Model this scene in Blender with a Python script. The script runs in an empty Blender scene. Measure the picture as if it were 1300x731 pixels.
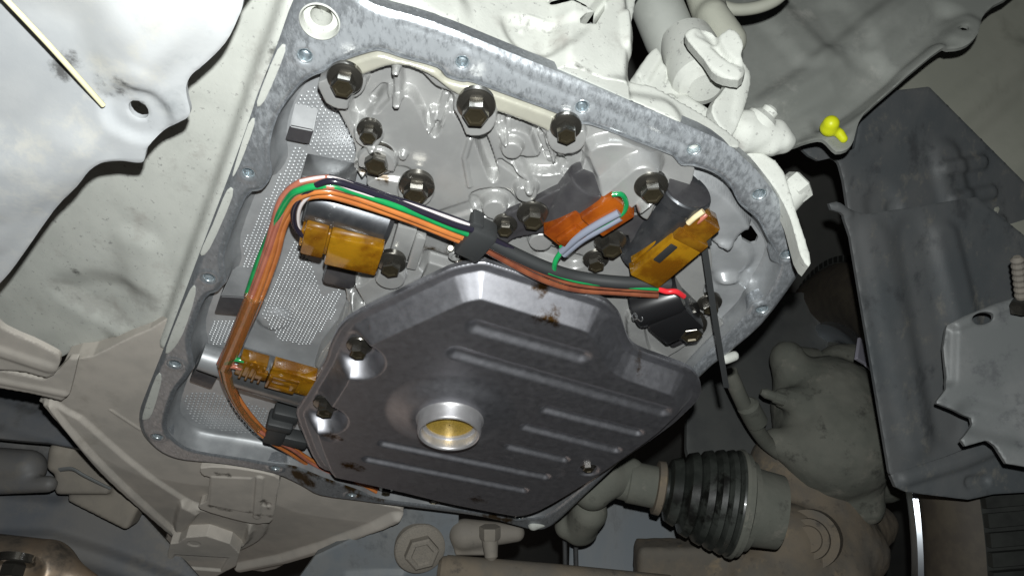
import bpy, bmesh, math, random
import numpy as np
from mathutils import Vector, Matrix
random.seed(4); RS = np.random.RandomState(7)
SC = bpy.context.scene; COL = SC.collection

# ------------------------------------------------------------------ camera, light
CAM = np.array([0.0, 0.0, 0.30]); ELEV = math.radians(42); FPX = 1011.0; CX, CY = 650.0, 365.5
FW = np.array([0, math.cos(ELEV), math.sin(ELEV)]); UP = np.array([0, -math.sin(ELEV), math.cos(ELEV)]); RT = np.array([1.0, 0, 0])
cd = bpy.data.cameras.new('camera'); cam = bpy.data.objects.new('camera', cd); COL.objects.link(cam)
cam.location = CAM; cam.rotation_euler = (math.pi/2 + ELEV, 0, 0)
cd.sensor_width = 36; cd.lens = FPX/1300*36; cd.clip_start = 0.01; cd.clip_end = 50
SC.camera = cam
W = bpy.data.worlds.new('World'); SC.world = W; W.use_nodes = True
W.node_tree.nodes['Background'].inputs[0].default_value = (0.80, 0.82, 0.86, 1)
W.node_tree.nodes['Background'].inputs[1].default_value = 0.010
SC.view_settings.view_transform = 'Standard'; SC.view_settings.look = 'None'; SC.view_settings.exposure = 0.0; SC.view_settings.gamma = 1
def lamp(name, kind, loc, energy, col, size, target=None):
    d = bpy.data.lights.new(name, kind); d.energy = energy; d.color = col
    if kind == 'AREA': d.size = size
    else: d.shadow_soft_size = size
    o = bpy.data.objects.new(name, d); COL.objects.link(o); o.location = loc
    if target is not None:
        o.rotation_euler = (Vector(target)-Vector(loc)).to_track_quat('-Z', 'Y').to_euler()
    return o
lamp('phone_flash', 'POINT', CAM + UP*0.030 + RT*0.008 - FW*0.004, 13.0, (0.97, 1.0, 0.985), 0.004)
lamp('warm_fill_lamp', 'AREA', (-1.0, 1.7, -0.25), 1.1, (1.0, 0.80, 0.66), 0.8, (0, 0.4, 0.6))  # added warm fill, gives the filter plate its brown reflection

# ------------------------------------------------------------------ geometry of the view
F = 0.30 + 0.46*math.sin(ELEV)                     # height of the pan flange
def ray(px, py): return FW + RT*((px-CX)/FPX) + UP*((CY-py)/FPX)
def at(px, py, d): return CAM + ray(px, py)*d       # a point d metres along the view axis
def Q(px, py, k=0.0):                               # on the horizontal plane k mm below the flange
    r = ray(px, py); return CAM + r*((F-k*.001-CAM[2])/r[2])
def dep(px, py, k=0.0): return float((Q(px, py, k)-CAM) @ FW)
class Plane:
    def __init__(s, o, n, u=None):
        s.o = np.array(o, float); s.n = np.array(n, float)/np.linalg.norm(n)
        u = np.array([1.0, 0, 0]) if u is None else np.array(u, float)
        u = u - s.n*(u@s.n); s.u = u/np.linalg.norm(u); s.v = np.cross(s.n, s.u)
    def pix(s, px, py):
        r = ray(px, py); p = CAM + r*(((s.o-CAM)@s.n)/(r@s.n)) - s.o
        return (p@s.u, p@s.v)
    def pts(s, L): return np.array([s.pix(*p) for p in L])
    def world(s, x, y, h=0): return s.o + np.multiply.outer(x, s.u) + np.multiply.outer(y, s.v) + np.multiply.outer(h+0*x, s.n)
def HP(k): return Plane((0, 0, F-k*.001), (0, 0, -1))
def P3(a, b, c):
    A, B, C_ = at(*a), at(*b), at(*c); n = np.cross(B-A, C_-A)
    if n @ (CAM-A) < 0: n = -n
    return Plane(A, n)

# ------------------------------------------------------------------ naming
def thing(name, label, cat, loc=(0, 0, 0), group=None):
    o = bpy.data.objects.new(name, None); COL.objects.link(o); o.location = loc; o.empty_display_size = 0.02
    o['label'] = label; o['category'] = cat
    if group: o['group'] = group
    return o
def link(name, me, m, parent=None, label=None, kind=None, smooth=True, loc=None):
    if m is not None and not len(me.materials): me.materials.append(m)
    o = bpy.data.objects.new(name, me); COL.objects.link(o)
    root = np.zeros(3); p = parent
    while p is not None: root += np.array(p.location); p = p.parent
    if parent: o.parent = parent
    o.location = Vector((np.zeros(3) if loc is None else np.array(loc)) - root)
    if label: o['label'] = label
    if kind: o['kind'] = kind
    return o
def tag(o, label, cat, group=None):
    o['label'] = label; o['category'] = cat
    if group: o['group'] = group
    return o
def mesh(name, V, Fc, smooth=True):
    me = bpy.data.meshes.new(name); me.from_pydata([tuple(v) for v in V], [], [tuple(int(i) for i in f) for f in Fc])
    if smooth is True: me.polygons.foreach_set('use_smooth', [True]*len(me.polygons))
    elif smooth is not False: me.polygons.foreach_set('use_smooth', list(smooth))
    me.update(); return me

# ------------------------------------------------------------------ outlines and reliefs
def catmull(P, n=4, closed=True):
    P = np.array(P, float); N = len(P); out = []
    for i in range(N if closed else N-1):
        if closed: a, b, c, d = P[i-1], P[i], P[(i+1) % N], P[(i+2) % N]
        else: a, b, c, d = P[max(i-1, 0)], P[i], P[i+1], P[min(i+2, N-1)]
        for t in np.arange(n)/n:
            out.append(.5*((2*b)+(c-a)*t+(2*a-5*b+4*c-d)*t*t+(3*b-a-3*c+d)*t**3))
    if not closed: out.append(P[-1])
    return np.array(out)
def sdfpoly(P):
    P = np.array(P, float); Qn = np.roll(P, -1, 0)
    def f(X, Y):
        sh = np.shape(X); x = np.ravel(X); y = np.ravel(Y); best = np.full(x.shape, 1e9); ins = np.zeros(x.shape, bool)
        for (ax, ay), (bx, by) in zip(P, Qn):
            ex, ey = bx-ax, by-ay; L = ex*ex+ey*ey
            if L < 1e-16: continue
            wx, wy = x-ax, y-ay; t = np.clip((wx*ex+wy*ey)/L, 0, 1)
            best = np.minimum(best, (wx-ex*t)**2+(wy-ey*t)**2)
            if ay != by:
                c = (ay > y) != (by > y); ins ^= c & (x < (bx-ax)*(y-ay)/(by-ay)+ax)
        d = np.sqrt(best); return np.where(ins, -d, d).reshape(sh)
    f.box = (P.min(0), P.max(0)); return f
def poly(pl, L, n=4): return sdfpoly(catmull(pl.pts(L), n) if n else pl.pts(L))
def smin(a, b, k): h = np.clip(.5+.5*(b-a)/k, 0, 1); return b*(1-h)+a*h-k*h*(1-h)
def sstep(x): x = np.clip(x, 0, 1); return x*x*(3-2*x)
def seg(X, Y, a, b):
    ex, ey = b[0]-a[0], b[1]-a[1]; t = np.clip(((X-a[0])*ex+(Y-a[1])*ey)/(ex*ex+ey*ey+1e-12), 0, 1)
    return np.hypot(X-a[0]-t*ex, Y-a[1]-t*ey)
class Feat:
    sk = 1.0                                         # height features given in pixels on plane pl, sizes in mm
    def __init__(s, pl): s.pl = pl; s.L = []
    def cap(s, pts, r, h, soft=2.0):
        q = [s.pl.pix(*p) for p in pts]
        if len(q) == 1: q = q*2
        k_ = s.sk
        def f(X, Y):
            d = np.full(np.shape(X), 1e9)
            for a, b in zip(q[:-1], q[1:]): d = np.minimum(d, seg(X, Y, a, b))
            return sstep((r+soft*k_-d*1000)/(soft*k_))
        s.L.append((f, h*.001)); return s
    def poly(s, pts, h, soft=2.0, n=4):
        g = poly(s.pl, pts, n)
        k_ = s.sk; s.L.append((lambda X, Y: sstep(.5-g(X, Y)*1000/(soft*k_)), h*.001)); return s
    def fn(s, f): s.L.append((f, 1.0)); return s
    def __call__(s, X, Y):
        H = np.zeros(np.shape(X))
        for f, h in s.L: H = H + f(X, Y)*h
        return H
def lines(pl, L, w):
    q = [(pl.pts(l), h) for l, h in L]
    def f(X, Y):
        o = np.zeros(np.shape(X))
        for P, h in q:
            for a, b in zip(P[:-1], P[1:]): o = np.maximum(o, h*(1-seg(X, Y, a, b)*1000/w))
        return np.clip(o, 0, 1)
    return f
class FeatMax(Feat):
    def __call__(s, X, Y):
        Hp = np.zeros(np.shape(X)); Hn = np.zeros(np.shape(X))
        for f, h in s.L:
            v = f(X, Y)*h
            Hp = np.maximum(Hp, v); Hn = np.minimum(Hn, v)
        return Hp+Hn
def relief(name, pl, sdf, height, m, parent=None, step=2.0, thick=3.0, box=None, edge=0.6, wear_tone=None, **kw):
    (x0, y0), (x1, y1) = box or sdf.box; st = step*.001
    xs = np.arange(x0-st*1.5, x1+st*2, st); ys = np.arange(y0-st*1.5, y1+st*2, st)
    X, Y = np.meshgrid(xs, ys, indexing='ij'); D = sdf(X, Y); ins = D < 0
    cell = ins[:-1, :-1] | ins[1:, :-1] | ins[1:, 1:] | ins[:-1, 1:]
    I = np.arange(X.size).reshape(X.shape)
    q = np.stack([I[:-1, :-1][cell], I[1:, :-1][cell], I[1:, 1:][cell], I[:-1, 1:][cell]], 1)
    used, inv = np.unique(q, return_inverse=True); q = inv.reshape(q.shape)
    x = X.ravel()[used].copy(); y = Y.ravel()[used].copy(); d = D.ravel()[used]
    o = d > 0; e = st*.02
    for _ in range(3):
        xo, yo = x[o], y[o]; dd = sdf(xo, yo); gx = (sdf(xo+e, yo)-dd)/e; gy = (sdf(xo, yo+e)-dd)/e
        g = np.maximum(np.hypot(gx, gy), .3); x[o] -= dd*gx/g/g; y[o] -= dd*gy/g/g
    h = height(x, y) if height is not None else np.zeros_like(x)
    V = pl.world(x, y, h)
    if edge: V[o] -= pl.n*edge*.001
    cnt = {}
    for f in q:
        for k in range(4):
            a, b = int(f[k]), int(f[(k+1) % 4]); key = (a, b) if a < b else (b, a)
            if key in cnt: cnt[key] = None
            else: cnt[key] = (a, b)
    B = [v for v in cnt.values() if v]
    ids = {}; V2 = []; n0 = len(V)
    def vid(i, lo):
        if (i, lo) not in ids: ids[(i, lo)] = n0+len(V2); V2.append(V[i]-pl.n*(thick*.001 if lo else 0))
        return ids[(i, lo)]
    sk = [(vid(b, 0), vid(a, 0), vid(a, 1), vid(b, 1)) for a, b in B]
    V = np.vstack([V, np.array(V2)]) if V2 else V
    me = mesh(name, V, list(q)+sk, True)
    if wear_tone is not None:
        a = me.attributes.new('wear_tone', 'FLOAT_COLOR', 'POINT'); w = np.zeros((len(V), 4), np.float32); w[:, 3] = 1
        r, g = wear_tone(x, y); w[:len(x), 0] = r; w[:len(x), 1] = g; a.data.foreach_set('color', w.ravel())
    return link(name, me, m, parent, **kw)

# ------------------------------------------------------------------ solids
def frame(ax):
    ax = np.array(ax, float); ax /= np.linalg.norm(ax); r = np.array([0, 0, 1.0]) if abs(ax[2]) < .9 else np.array([1.0, 0, 0])
    u = np.cross(ax, r); u /= np.linalg.norm(u); return ax, u, np.cross(ax, u)
def lathe_mesh(name, prof, a, ax, n=32, smooth=True, cap=True):
    ax, u, v = frame(ax); V = []; Fc = []
    for t, r in prof:
        for i in range(n):
            w = 2*math.pi*i/n; V.append(a+ax*t+(u*math.cos(w)+v*math.sin(w))*r)
    for j in range(len(prof)-1):
        for i in range(n):
            k = (i+1) % n; Fc.append((j*n+i, j*n+k, (j+1)*n+k, (j+1)*n+i))
    if cap:
        Fc.append(tuple(range(n))[::-1]); Fc.append(tuple((len(prof)-1)*n+i for i in range(n)))
    return mesh(name, V, Fc, smooth)
def sharp(me, ang=24):
    bm = bmesh.new(); bm.from_mesh(me); bmesh.ops.recalc_face_normals(bm, faces=bm.faces)
    for e in bm.edges:
        if len(e.link_faces) == 2 and e.calc_face_angle(0) > math.radians(ang): e.smooth = False
    bm.to_mesh(me); bm.free(); return me
def lathe(name, prof, a, b, m, parent=None, n=32, rel=True, **kw):   # prof: (fraction along a-b, radius mm)
    a = np.array(a); b = np.array(b); L = np.linalg.norm(b-a) if rel else 1.0
    me = lathe_mesh(name, [(t*L if rel else t*.001, r*.001) for t, r in prof], a, b-a, n); sharp(me)
    return link(name, me, m, parent, **kw)
def tube_mesh(name, pts, r, n=10, sub=5, jit=0, flat=1.0):
    P = catmull(pts, sub, False) if sub > 1 else np.array(pts, float)
    T = np.gradient(P, axis=0); T /= np.linalg.norm(T, axis=1)[:, None]
    u = np.cross(T[0], [0.3, 0.2, 0.9]); u /= np.linalg.norm(u); V = []; Fc = []
    for i, (p, t) in enumerate(zip(P, T)):
        u = u-t*(u@t); u /= np.linalg.norm(u); v = np.cross(t, u)
        rr = r[i] if hasattr(r, '__len__') else r
        for k in range(n):
            w = 2*math.pi*k/n; V.append(p+(u*math.cos(w)+v*flat*math.sin(w))*rr*.001)
    for j in range(len(P)-1):
        for i in range(n):
            k = (i+1) % n; Fc.append((j*n+i, j*n+k, (j+1)*n+k, (j+1)*n+i))
    Fc.append(tuple(range(n))[::-1]); Fc.append(tuple((len(P)-1)*n+i for i in range(n)))
    return mesh(name, V, Fc)
def tube(name, pts, r, m, parent=None, n=10, sub=5, flat=1.0, **kw):
    return link(name, sharp(tube_mesh(name, pts, r, n, sub, 0, flat), 60), m, parent, **kw)
class Box:                                           # boxes in an own frame, joined in one bevelled mesh
    def __init__(s, o, x, y): 
        s.o = np.array(o); s.x = np.array(x)/np.linalg.norm(x); z = np.cross(s.x, y); s.z = z/np.linalg.norm(z); s.y = np.cross(s.z, s.x); s.bm = bmesh.new()
    def add(s, x0, x1, y0, y1, z0, z1, bev=.6, taper=0):
        bm = bmesh.new(); vs = []
        for z in (z0, z1):
            tp = taper if z == z1 else 0
            for x, y in ((x0+tp, y0+tp), (x1-tp, y0+tp), (x1-tp, y1-tp), (x0+tp, y1-tp)):
                vs.append(bm.verts.new(s.o+.001*(s.x*x+s.y*y+s.z*z)))
        for f in ((3, 2, 1, 0), (4, 5, 6, 7), (0, 1, 5, 4), (1, 2, 6, 5), (2, 3, 7, 6), (3, 0, 4, 7)): bm.faces.new([vs[i] for i in f])
        if bev: bmesh.ops.bevel(bm, geom=list(bm.edges), offset=bev*.001, segments=2, affect='EDGES', profile=.5)
        t = bpy.data.meshes.new('t'); bm.to_mesh(t); bm.free(); s.bm.from_mesh(t); bpy.data.meshes.remove(t); return s
    def p(s, x, y, z): return s.o+.001*(s.x*x+s.y*y+s.z*z)
    def done(s, name, m, parent=None, **kw):
        me = bpy.data.meshes.new(name); bmesh.ops.recalc_face_normals(s.bm, faces=s.bm.faces); s.bm.to_mesh(me); s.bm.free(); s.bm = bmesh.new()
        me.polygons.foreach_set('use_smooth', [True]*len(me.polygons)); sharp(me, 40)
        return link(name, me, m, parent, **kw)

# rounded solids from signed distances (surface nets)
def sph(c, r): c = np.array(c); return lambda P: np.linalg.norm(P-c, axis=-1)-r
def con(a, b, ra, rb):
    a = np.array(a); b = np.array(b); d = b-a
    def f(P):
        t = np.clip(((P-a)@d)/(d@d), 0, 1); return np.linalg.norm(P-a-t[..., None]*d, axis=-1)-(ra+(rb-ra)*t)
    f.box = (np.minimum(a-ra, b-rb), np.maximum(a+ra, b+rb)); return f
def cyl(a, b, r, rnd=.001):
    a = np.array(a); b = np.array(b); L = np.linalg.norm(b-a); ax = (b-a)/L
    def f(P):
        t = (P-a)@ax; q = np.linalg.norm(P-a-t[..., None]*ax, axis=-1)-r+rnd; w = np.abs(t-L/2)-L/2+rnd
        return np.minimum(np.maximum(q, w), 0)+np.hypot(np.maximum(q, 0), np.maximum(w, 0))-rnd
    f.box = (np.minimum(a, b)-r, np.maximum(a, b)+r); return f
def rbox(c, x, y, hx, hy, hz, rnd=.002):
    c = np.array(c); x = np.array(x)/np.linalg.norm(x); z = np.cross(x, y); z /= np.linalg.norm(z); y = np.cross(z, x); M = np.stack([x, y, z]); hh = np.array([hx, hy, hz])
    def f(P):
        q = np.abs((P-c)@M.T)-hh+rnd; return np.linalg.norm(np.maximum(q, 0), axis=-1)+np.minimum(q.max(-1), 0)-rnd
    R = np.linalg.norm(hh); f.box = (c-R, c+R); return f
def blob(name, prims, m, parent=None, h=2.0, k=3.0, cut=(), noise=0, **kw):
    h *= .001; k *= .001
    lo = np.min([p.box[0] for p in prims], 0)-3*h; hi = np.max([p.box[1] for p in prims], 0)+3*h
    ax = [np.arange(l, u+h, h) for l, u in zip(lo, hi)]
    P = np.stack(np.meshgrid(*ax, indexing='ij'), -1); G = prims[0](P)
    for p in prims[1:]: G = smin(G, p(P), k)
    for c in cut: G = -smin(-G, c(P), k*.4)
    if noise:
        G = G+noise*.001*(np.sin(P[..., 0]*260+3*np.sin(P[..., 1]*170))*np.sin(P[..., 1]*230+2*np.sin(P[..., 2]*190))*np.sin(P[..., 2]*250+P[..., 0]*120))
    S = G < 0; n = np.array(G.shape)
    cs = [(i, j, l) for i in (0, 1) for j in (0, 1) for l in (0, 1)]
    sl = lambda A, c: A[c[0]:n[0]-1+c[0], c[1]:n[1]-1+c[1], c[2]:n[2]-1+c[2]]
    tot = sum(sl(S, c).astype(int) for c in cs); act = (tot > 0) & (tot < 8); idx = -np.ones(act.shape, int); idx[act] = np.arange(act.sum())
    acc = np.zeros((act.sum(), 3)); num = np.zeros(act.sum())
    for a in cs:
        for ax_ in range(3):
            if a[ax_] == 0:
                b = list(a); b[ax_] = 1; ga = sl(G, a)[act]; gb = sl(G, b)[act]; x = (ga < 0) != (gb < 0)
                t = np.where(x, ga/np.where(x, ga-gb, 1), 0); pt = np.tile(np.array(a, float), (len(t), 1)); pt[:, ax_] += t
                acc += pt*x[:, None]; num += x
    V = lo+(np.argwhere(act)+acc/num[:, None])*h; Fc = []
    for ax_ in range(3):
        o1, o2 = [(1, 2), (2, 0), (0, 1)][ax_]
        s0 = [slice(0, n[i]) for i in range(3)]; s1 = list(s0); s0[ax_] = slice(0, n[ax_]-1); s1[ax_] = slice(1, n[ax_])
        A = S[tuple(s0)]; B = S[tuple(s1)]; e = np.argwhere(A != B)
        e = e[(e[:, o1] > 0) & (e[:, o2] > 0) & (e[:, o1] < n[o1]-1) & (e[:, o2] < n[o2]-1)]
        if not len(e): continue
        d1 = np.zeros(3, int); d1[o1] = 1; d2 = np.zeros(3, int); d2[o2] = 1
        g = lambda c: idx[c[:, 0], c[:, 1], c[:, 2]]
        qd = np.stack([g(e-d1-d2), g(e-d2), g(e), g(e-d1)], 1); fl = ~A[e[:, 0], e[:, 1], e[:, 2]]
        qd[fl] = qd[fl][:, ::-1]; Fc.append(qd)
    return link(name, mesh(name, V, np.vstack(Fc)), m, parent, **kw)

# ------------------------------------------------------------------ materials
def mat(name, c1, c2=None, rough=.5, metal=0.0, scale=60, detail=5, lo=.35, hi=.65, bump=0.0, bscale=None, c3=None, s3=25, t3=(.55, .7),
        coat=0.0, rvar=0.0, trans=0.0, aniso=None, spec=None, stretch=None, sss=0.0, c4=None, s4=8, t4=(.58, .66), wear_tone=None):
    m = bpy.data.materials.new(name); m.use_nodes = True; N = m.node_tree.nodes; K = m.node_tree.links; b = N['Principled BSDF']
    b.inputs['Roughness'].default_value = rough; b.inputs['Metallic'].default_value = metal
    b.inputs['Coat Weight'].default_value = coat; b.inputs['Coat Roughness'].default_value = .08
    b.inputs['Transmission Weight'].default_value = trans
    if spec is not None: b.inputs['Specular IOR Level'].default_value = spec
    if sss: b.inputs['Subsurface Weight'].default_value = sss; b.inputs['Subsurface Radius'].default_value = (.006, .003, .0008); b.inputs['Subsurface Scale'].default_value = 1.0
    tc = N.new('ShaderNodeTexCoord'); src = tc.outputs['Object']
    if stretch:
        mp = N.new('ShaderNodeMapping'); mp.inputs['Scale'].default_value = stretch[:3]
        if len(stretch) > 3: mp.inputs['Rotation'].default_value = (0, 0, stretch[3])
        K.new(src, mp.inputs[0]); src = mp.outputs[0]
    def noise(sc, det=5, ro=.6):
        n = N.new('ShaderNodeTexNoise'); n.inputs['Scale'].default_value = sc; n.inputs['Detail'].default_value = det; n.inputs['Roughness'].default_value = ro
        K.new(src, n.inputs['Vector']); return n.outputs['Fac']
    def ramp(f, l, h):
        r = N.new('ShaderNodeMapRange'); r.inputs[1].default_value = l; r.inputs[2].default_value = h; r.interpolation_type = 'SMOOTHSTEP'; K.new(f, r.inputs[0]); return r.outputs[0]
    def mix(f, a, c):
        x = N.new('ShaderNodeMix'); x.data_type = 'RGBA'; K.new(f, x.inputs[0])
        for s, v in ((6, a), (7, c)):
            if isinstance(v, tuple): x.inputs[s].default_value = (*v, 1)
            else: K.new(v, x.inputs[s])
        return x.outputs[2]
    col = c1; f0 = noise(scale, detail)
    if c2 is not None: col = mix(ramp(f0, lo, hi), c1, c2)
    if c3 is not None: col = mix(ramp(noise(s3, 6, .7), *t3), col, c3)
    if c4 is not None: col = mix(ramp(noise(s4, 6, .65), *t4), col, c4)
    if wear_tone:
        at_ = N.new('ShaderNodeAttribute'); at_.attribute_name = 'wear_tone'; sp = N.new('ShaderNodeSeparateColor'); K.new(at_.outputs['Color'], sp.inputs[0])
        for ch, c_, nsc in ((0, wear_tone[0], wear_tone[2]), (1, wear_tone[1], 90)):
            ad = N.new('ShaderNodeMath'); ad.operation = 'MULTIPLY_ADD'; K.new(sp.outputs[ch], ad.inputs[0]); ad.inputs[1].default_value = .62
            nz = N.new('ShaderNodeMath'); nz.operation = 'MULTIPLY_ADD'; K.new(noise(nsc, 6, .7), nz.inputs[0]); nz.inputs[1].default_value = 2.0; nz.inputs[2].default_value = -1.0; K.new(nz.outputs[0], ad.inputs[2])
            gate = N.new('ShaderNodeMath'); gate.operation = 'MULTIPLY'; K.new(ramp(ad.outputs[0], .14, .62), gate.inputs[0]); K.new(ramp(sp.outputs[ch], .02, .12), gate.inputs[1])
            col = mix(gate.outputs[0], col, c_)
    if isinstance(col, tuple): b.inputs['Base Color'].default_value = (*col, 1)
    else: K.new(col, b.inputs['Base Color'])
    if rvar:
        r = N.new('ShaderNodeMapRange'); r.inputs[1].default_value = .3; r.inputs[2].default_value = .7
        r.inputs[3].default_value = max(rough-rvar, .03); r.inputs[4].default_value = rough+rvar; K.new(noise(scale*.7, 4), r.inputs[0]); K.new(r.outputs[0], b.inputs['Roughness'])
    if bump:
        bn = N.new('ShaderNodeBump'); bn.inputs['Strength'].default_value = 1; bn.inputs['Distance'].default_value = bump*.001
        K.new(noise(bscale or scale*3, 4), bn.inputs['Height']); K.new(bn.outputs[0], b.inputs['Normal'])
    return m
M = {}
M['dust'] = mat('dusty_cast_aluminium', (.53, .54, .50), (.47, .48, .445), .78, 0, 40, c3=(.30, .30, .285), s3=330, t3=(.60, .66), bump=.10, bscale=600, c4=(.38, .37, .34), s4=45, t4=(.56, .76), wear_tone=((.40, .40, .37), (.12, .12, .11), 70))
M['dust2'] = mat('dusty_bell_housing', (.50, .46, .41), (.42, .39, .35), .75, 0, 30, c3=(.22, .20, .18), s3=70, t3=(.68, .74), bump=.04, bscale=700, c4=(.33, .30, .26), s4=14, t4=(.6, .75), wear_tone=((.5, .46, .41), (.10, .09, .075), 90))
M['flange'] = mat('scraped_flange_face', (.25, .265, .28), (.34, .36, .385), .34, .55, 700, 8, .34, .66, bump=.03, bscale=1100, c3=(.50, .53, .56), s3=520, t3=(.54, .72), rvar=.08, stretch=(1, .45, 1, .5), c4=(.29, .305, .325), s4=60, t4=(.46, .72), wear_tone=((.54, .57, .60), (.06, .035, .012), 380))
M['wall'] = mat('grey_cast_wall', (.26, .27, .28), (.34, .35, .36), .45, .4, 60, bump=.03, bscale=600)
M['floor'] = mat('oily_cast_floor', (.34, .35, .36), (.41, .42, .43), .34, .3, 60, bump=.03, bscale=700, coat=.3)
M['stop'] = mat('grey_cast_stop', (.17, .175, .18), (.22, .225, .23), .5, .1, 60)
M['cast'] = mat('wet_valve_casting', (.35, .35, .345), (.42, .42, .41), .33, .4, 40, bump=.03, bscale=700, coat=.35, c4=(.27, .25, .20), s4=30, t4=(.64, .78), wear_tone=((.4, .4, .4), (.05, .03, .010), 90))
M['cream'] = mat('oily_cream_casting', (.47, .46, .38), (.40, .39, .33), .3, .2, 40, coat=.5, bump=.03, bscale=600, c4=(.07, .04, .012), s4=34, t4=(.62, .68))
M['bolt'] = mat('oiled_dark_steel', (.10, .095, .08), (.15, .14, .125), .26, .85, 200, coat=.6)
M['boltface'] = mat('brown_bolt_dish', (.045, .038, .022), (.075, .062, .04), .3, .6, 200, coat=.6)  # dished face coloured darker brown, standing in for a reflection
M['zinc'] = mat('bright_thread', (.70, .76, .79), (.45, .52, .56), .28, .75, 400)
M['hole'] = mat('dark_bore', (.02, .02, .02), None, .6)
M['filter'] = mat('black_painted_steel', (.45, .45, .485), (.49, .49, .525), .49, 1.0, 300, coat=.1, rvar=.03, wear_tone=((.3, .3, .3), (.10, .05, .012), 90))
M['neck'] = mat('plated_neck', (.62, .61, .62), (.52, .51, .52), .36, .7, 90)
M['mesh'] = mat('brass_mesh', (.70, .48, .08), (.50, .32, .04), .4, .5, 900, bump=.2, bscale=1600)
M['amber'] = mat('amber_plastic', (.50, .25, .012), (.26, .10, .006), .12, 0, 45, coat=.7, trans=.45, lo=.4, hi=.62)
M['orange'] = mat('orange_plastic', (.46, .11, .01), (.26, .05, .008), .15, 0, 60, coat=.6, trans=.35)
M['amber2'] = mat('brown_amber_plastic', (.22, .085, .008), (.36, .17, .012), .12, 0, 90, coat=.7, trans=.4)
M['steel'] = mat('dark_solenoid_steel', (.10, .105, .115), (.15, .155, .165), .34, .8, 120, coat=.3, bump=.03, bscale=500, c4=(.40, .41, .42), s4=160, t4=(.66, .72))
M['gsteel'] = mat('grey_solenoid_steel', (.24, .245, .25), (.30, .305, .31), .3, .8, 120, coat=.3)
M['plate'] = mat('dark_plate', (.045, .043, .047), (.065, .063, .066), .42, .2, 60, coat=.35)
M['black'] = mat('black_plastic', (.012, .012, .013), None, .28, 0, 60, coat=.4)
M['rubber'] = mat('strap_rubber', (.035, .037, .038), None, .5, 0, 60)
M['green'] = mat('green_insulation', (.015, .32, .085), (.01, .22, .07), .2, 0, 60, coat=.5)
M['worange'] = mat('orange_insulation', (.56, .19, .05), (.44, .14, .04), .22, 0, 60, coat=.5)
M['pink'] = mat('salmon_insulation', (.48, .17, .11), (.38, .12, .08), .22, 0, 60, coat=.5)
M['wblack'] = mat('black_insulation', (.02, .018, .03), None, .2, coat=.4)
M['white'] = mat('white_insulation', (.72, .66, .66), None, .25, coat=.3)
M['grey'] = mat('grey_insulation', (.22, .24, .30), None, .25, coat=.3)
M['copper'] = mat('copper_brown_insulation', (.26, .085, .04), (.16, .05, .03), .22, 0, 60, coat=.5)
M['red'] = mat('red_insulation', (.72, .03, .04), None, .25, coat=.3)
M['cream_w'] = mat('cream_insulation', (.80, .66, .40), None, .25, coat=.3)
M['sleeve'] = mat('clear_amber_sleeve', (.80, .48, .18), None, .06, trans=.85, coat=.6)
M['under'] = mat('dusty_undercover', (.44, .45, .455), (.36, .375, .39), .68, 0, 12, c3=(.48, .48, .46), s3=20, t3=(.52, .72), bump=.06, bscale=500, c4=(.29, .305, .315), s4=26, t4=(.57, .78), wear_tone=((.48, .475, .445), (.10, .10, .10), 60))
M['liner'] = mat('grey_plastic_liner', (.24, .25, .23), (.32, .33, .305), .65, 0, 14, c3=(.38, .38, .35), s3=30, t3=(.55, .75), bump=.03, bscale=500, c4=(.17, .175, .165), s4=22, t4=(.55, .75))
M['liner2'] = mat('olive_dusty_liner', (.31, .315, .265), (.36, .36, .305), .7, 0, 10, bump=.03, bscale=500, c4=(.24, .24, .20), s4=12, t4=(.55, .75))
M['shield'] = mat('grey_splash_shield', (.085, .094, .10), (.12, .124, .126), .6, 0, 14, c3=(.165, .16, .145), s3=60, t3=(.54, .72), bump=.06, bscale=500, stretch=(1, 1, .3), c4=(.06, .064, .068), s4=34, t4=(.54, .7))
M['bracket'] = mat('grey_bracket', (.18, .19, .19), (.23, .235, .235), .5, .1, 16, bump=.05, bscale=500, c4=(.06, .052, .04), s4=16, t4=(.57, .68), c3=(.13, .135, .14), s3=60, t3=(.52, .7))
M['dirt'] = mat('dusty_brake_iron', (.125, .13, .11), (.165, .165, .14), .88, 0, 22, bump=.2, bscale=300, c3=(.07, .07, .06), s3=60, t3=(.54, .72), c4=(.21, .20, .17), s4=45, t4=(.56, .72))
M['rust'] = mat('dusty_brown_iron', (.19, .155, .115), (.14, .125, .105), .88, 0, 26, bump=.2, bscale=300, c3=(.08, .07, .06), s3=60, t3=(.54, .72), c4=(.24, .19, .13), s4=40, t4=(.58, .72))
M['disc'] = mat('dull_grey_disc', (.12, .125, .125), (.15, .155, .15), .5, .3, 20)
M['boot'] = mat('rubber_boot', (.022, .025, .022), (.055, .06, .054), .38, 0, 26, coat=.2, bump=.05, bscale=300, c4=(.008, .008, .007), s4=14, t4=(.52, .6))
M['tyre'] = mat('brown_dusty_tyre', (.075, .062, .045), (.055, .045, .035), .7, 0, 60, bump=.06, bscale=350)
M['tread'] = mat('black_tread', (.014, .015, .014), (.028, .03, .027), .55, 0, 30)
M['chrome'] = mat('bright_rim_lip', (.75, .79, .85), None, .34, 1.0)
M['rim'] = mat('rim_barrel', (.32, .33, .30), (.25, .25, .22), .4, .6, 20)
M['bronze'] = mat('dusty_bronze_bush', (.30, .22, .15), (.18, .15, .12), .42, .5, 20, c3=(.08, .07, .06), s3=40, t3=(.5, .7))
M['frame'] = mat('blue_grey_subframe', (.085, .092, .105), (.13, .125, .12), .6, 0, 14, c3=(.16, .145, .125), s3=20, t3=(.5, .75), bump=.06, bscale=350, c4=(.06, .06, .06), s4=16, t4=(.55,.7))
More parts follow.
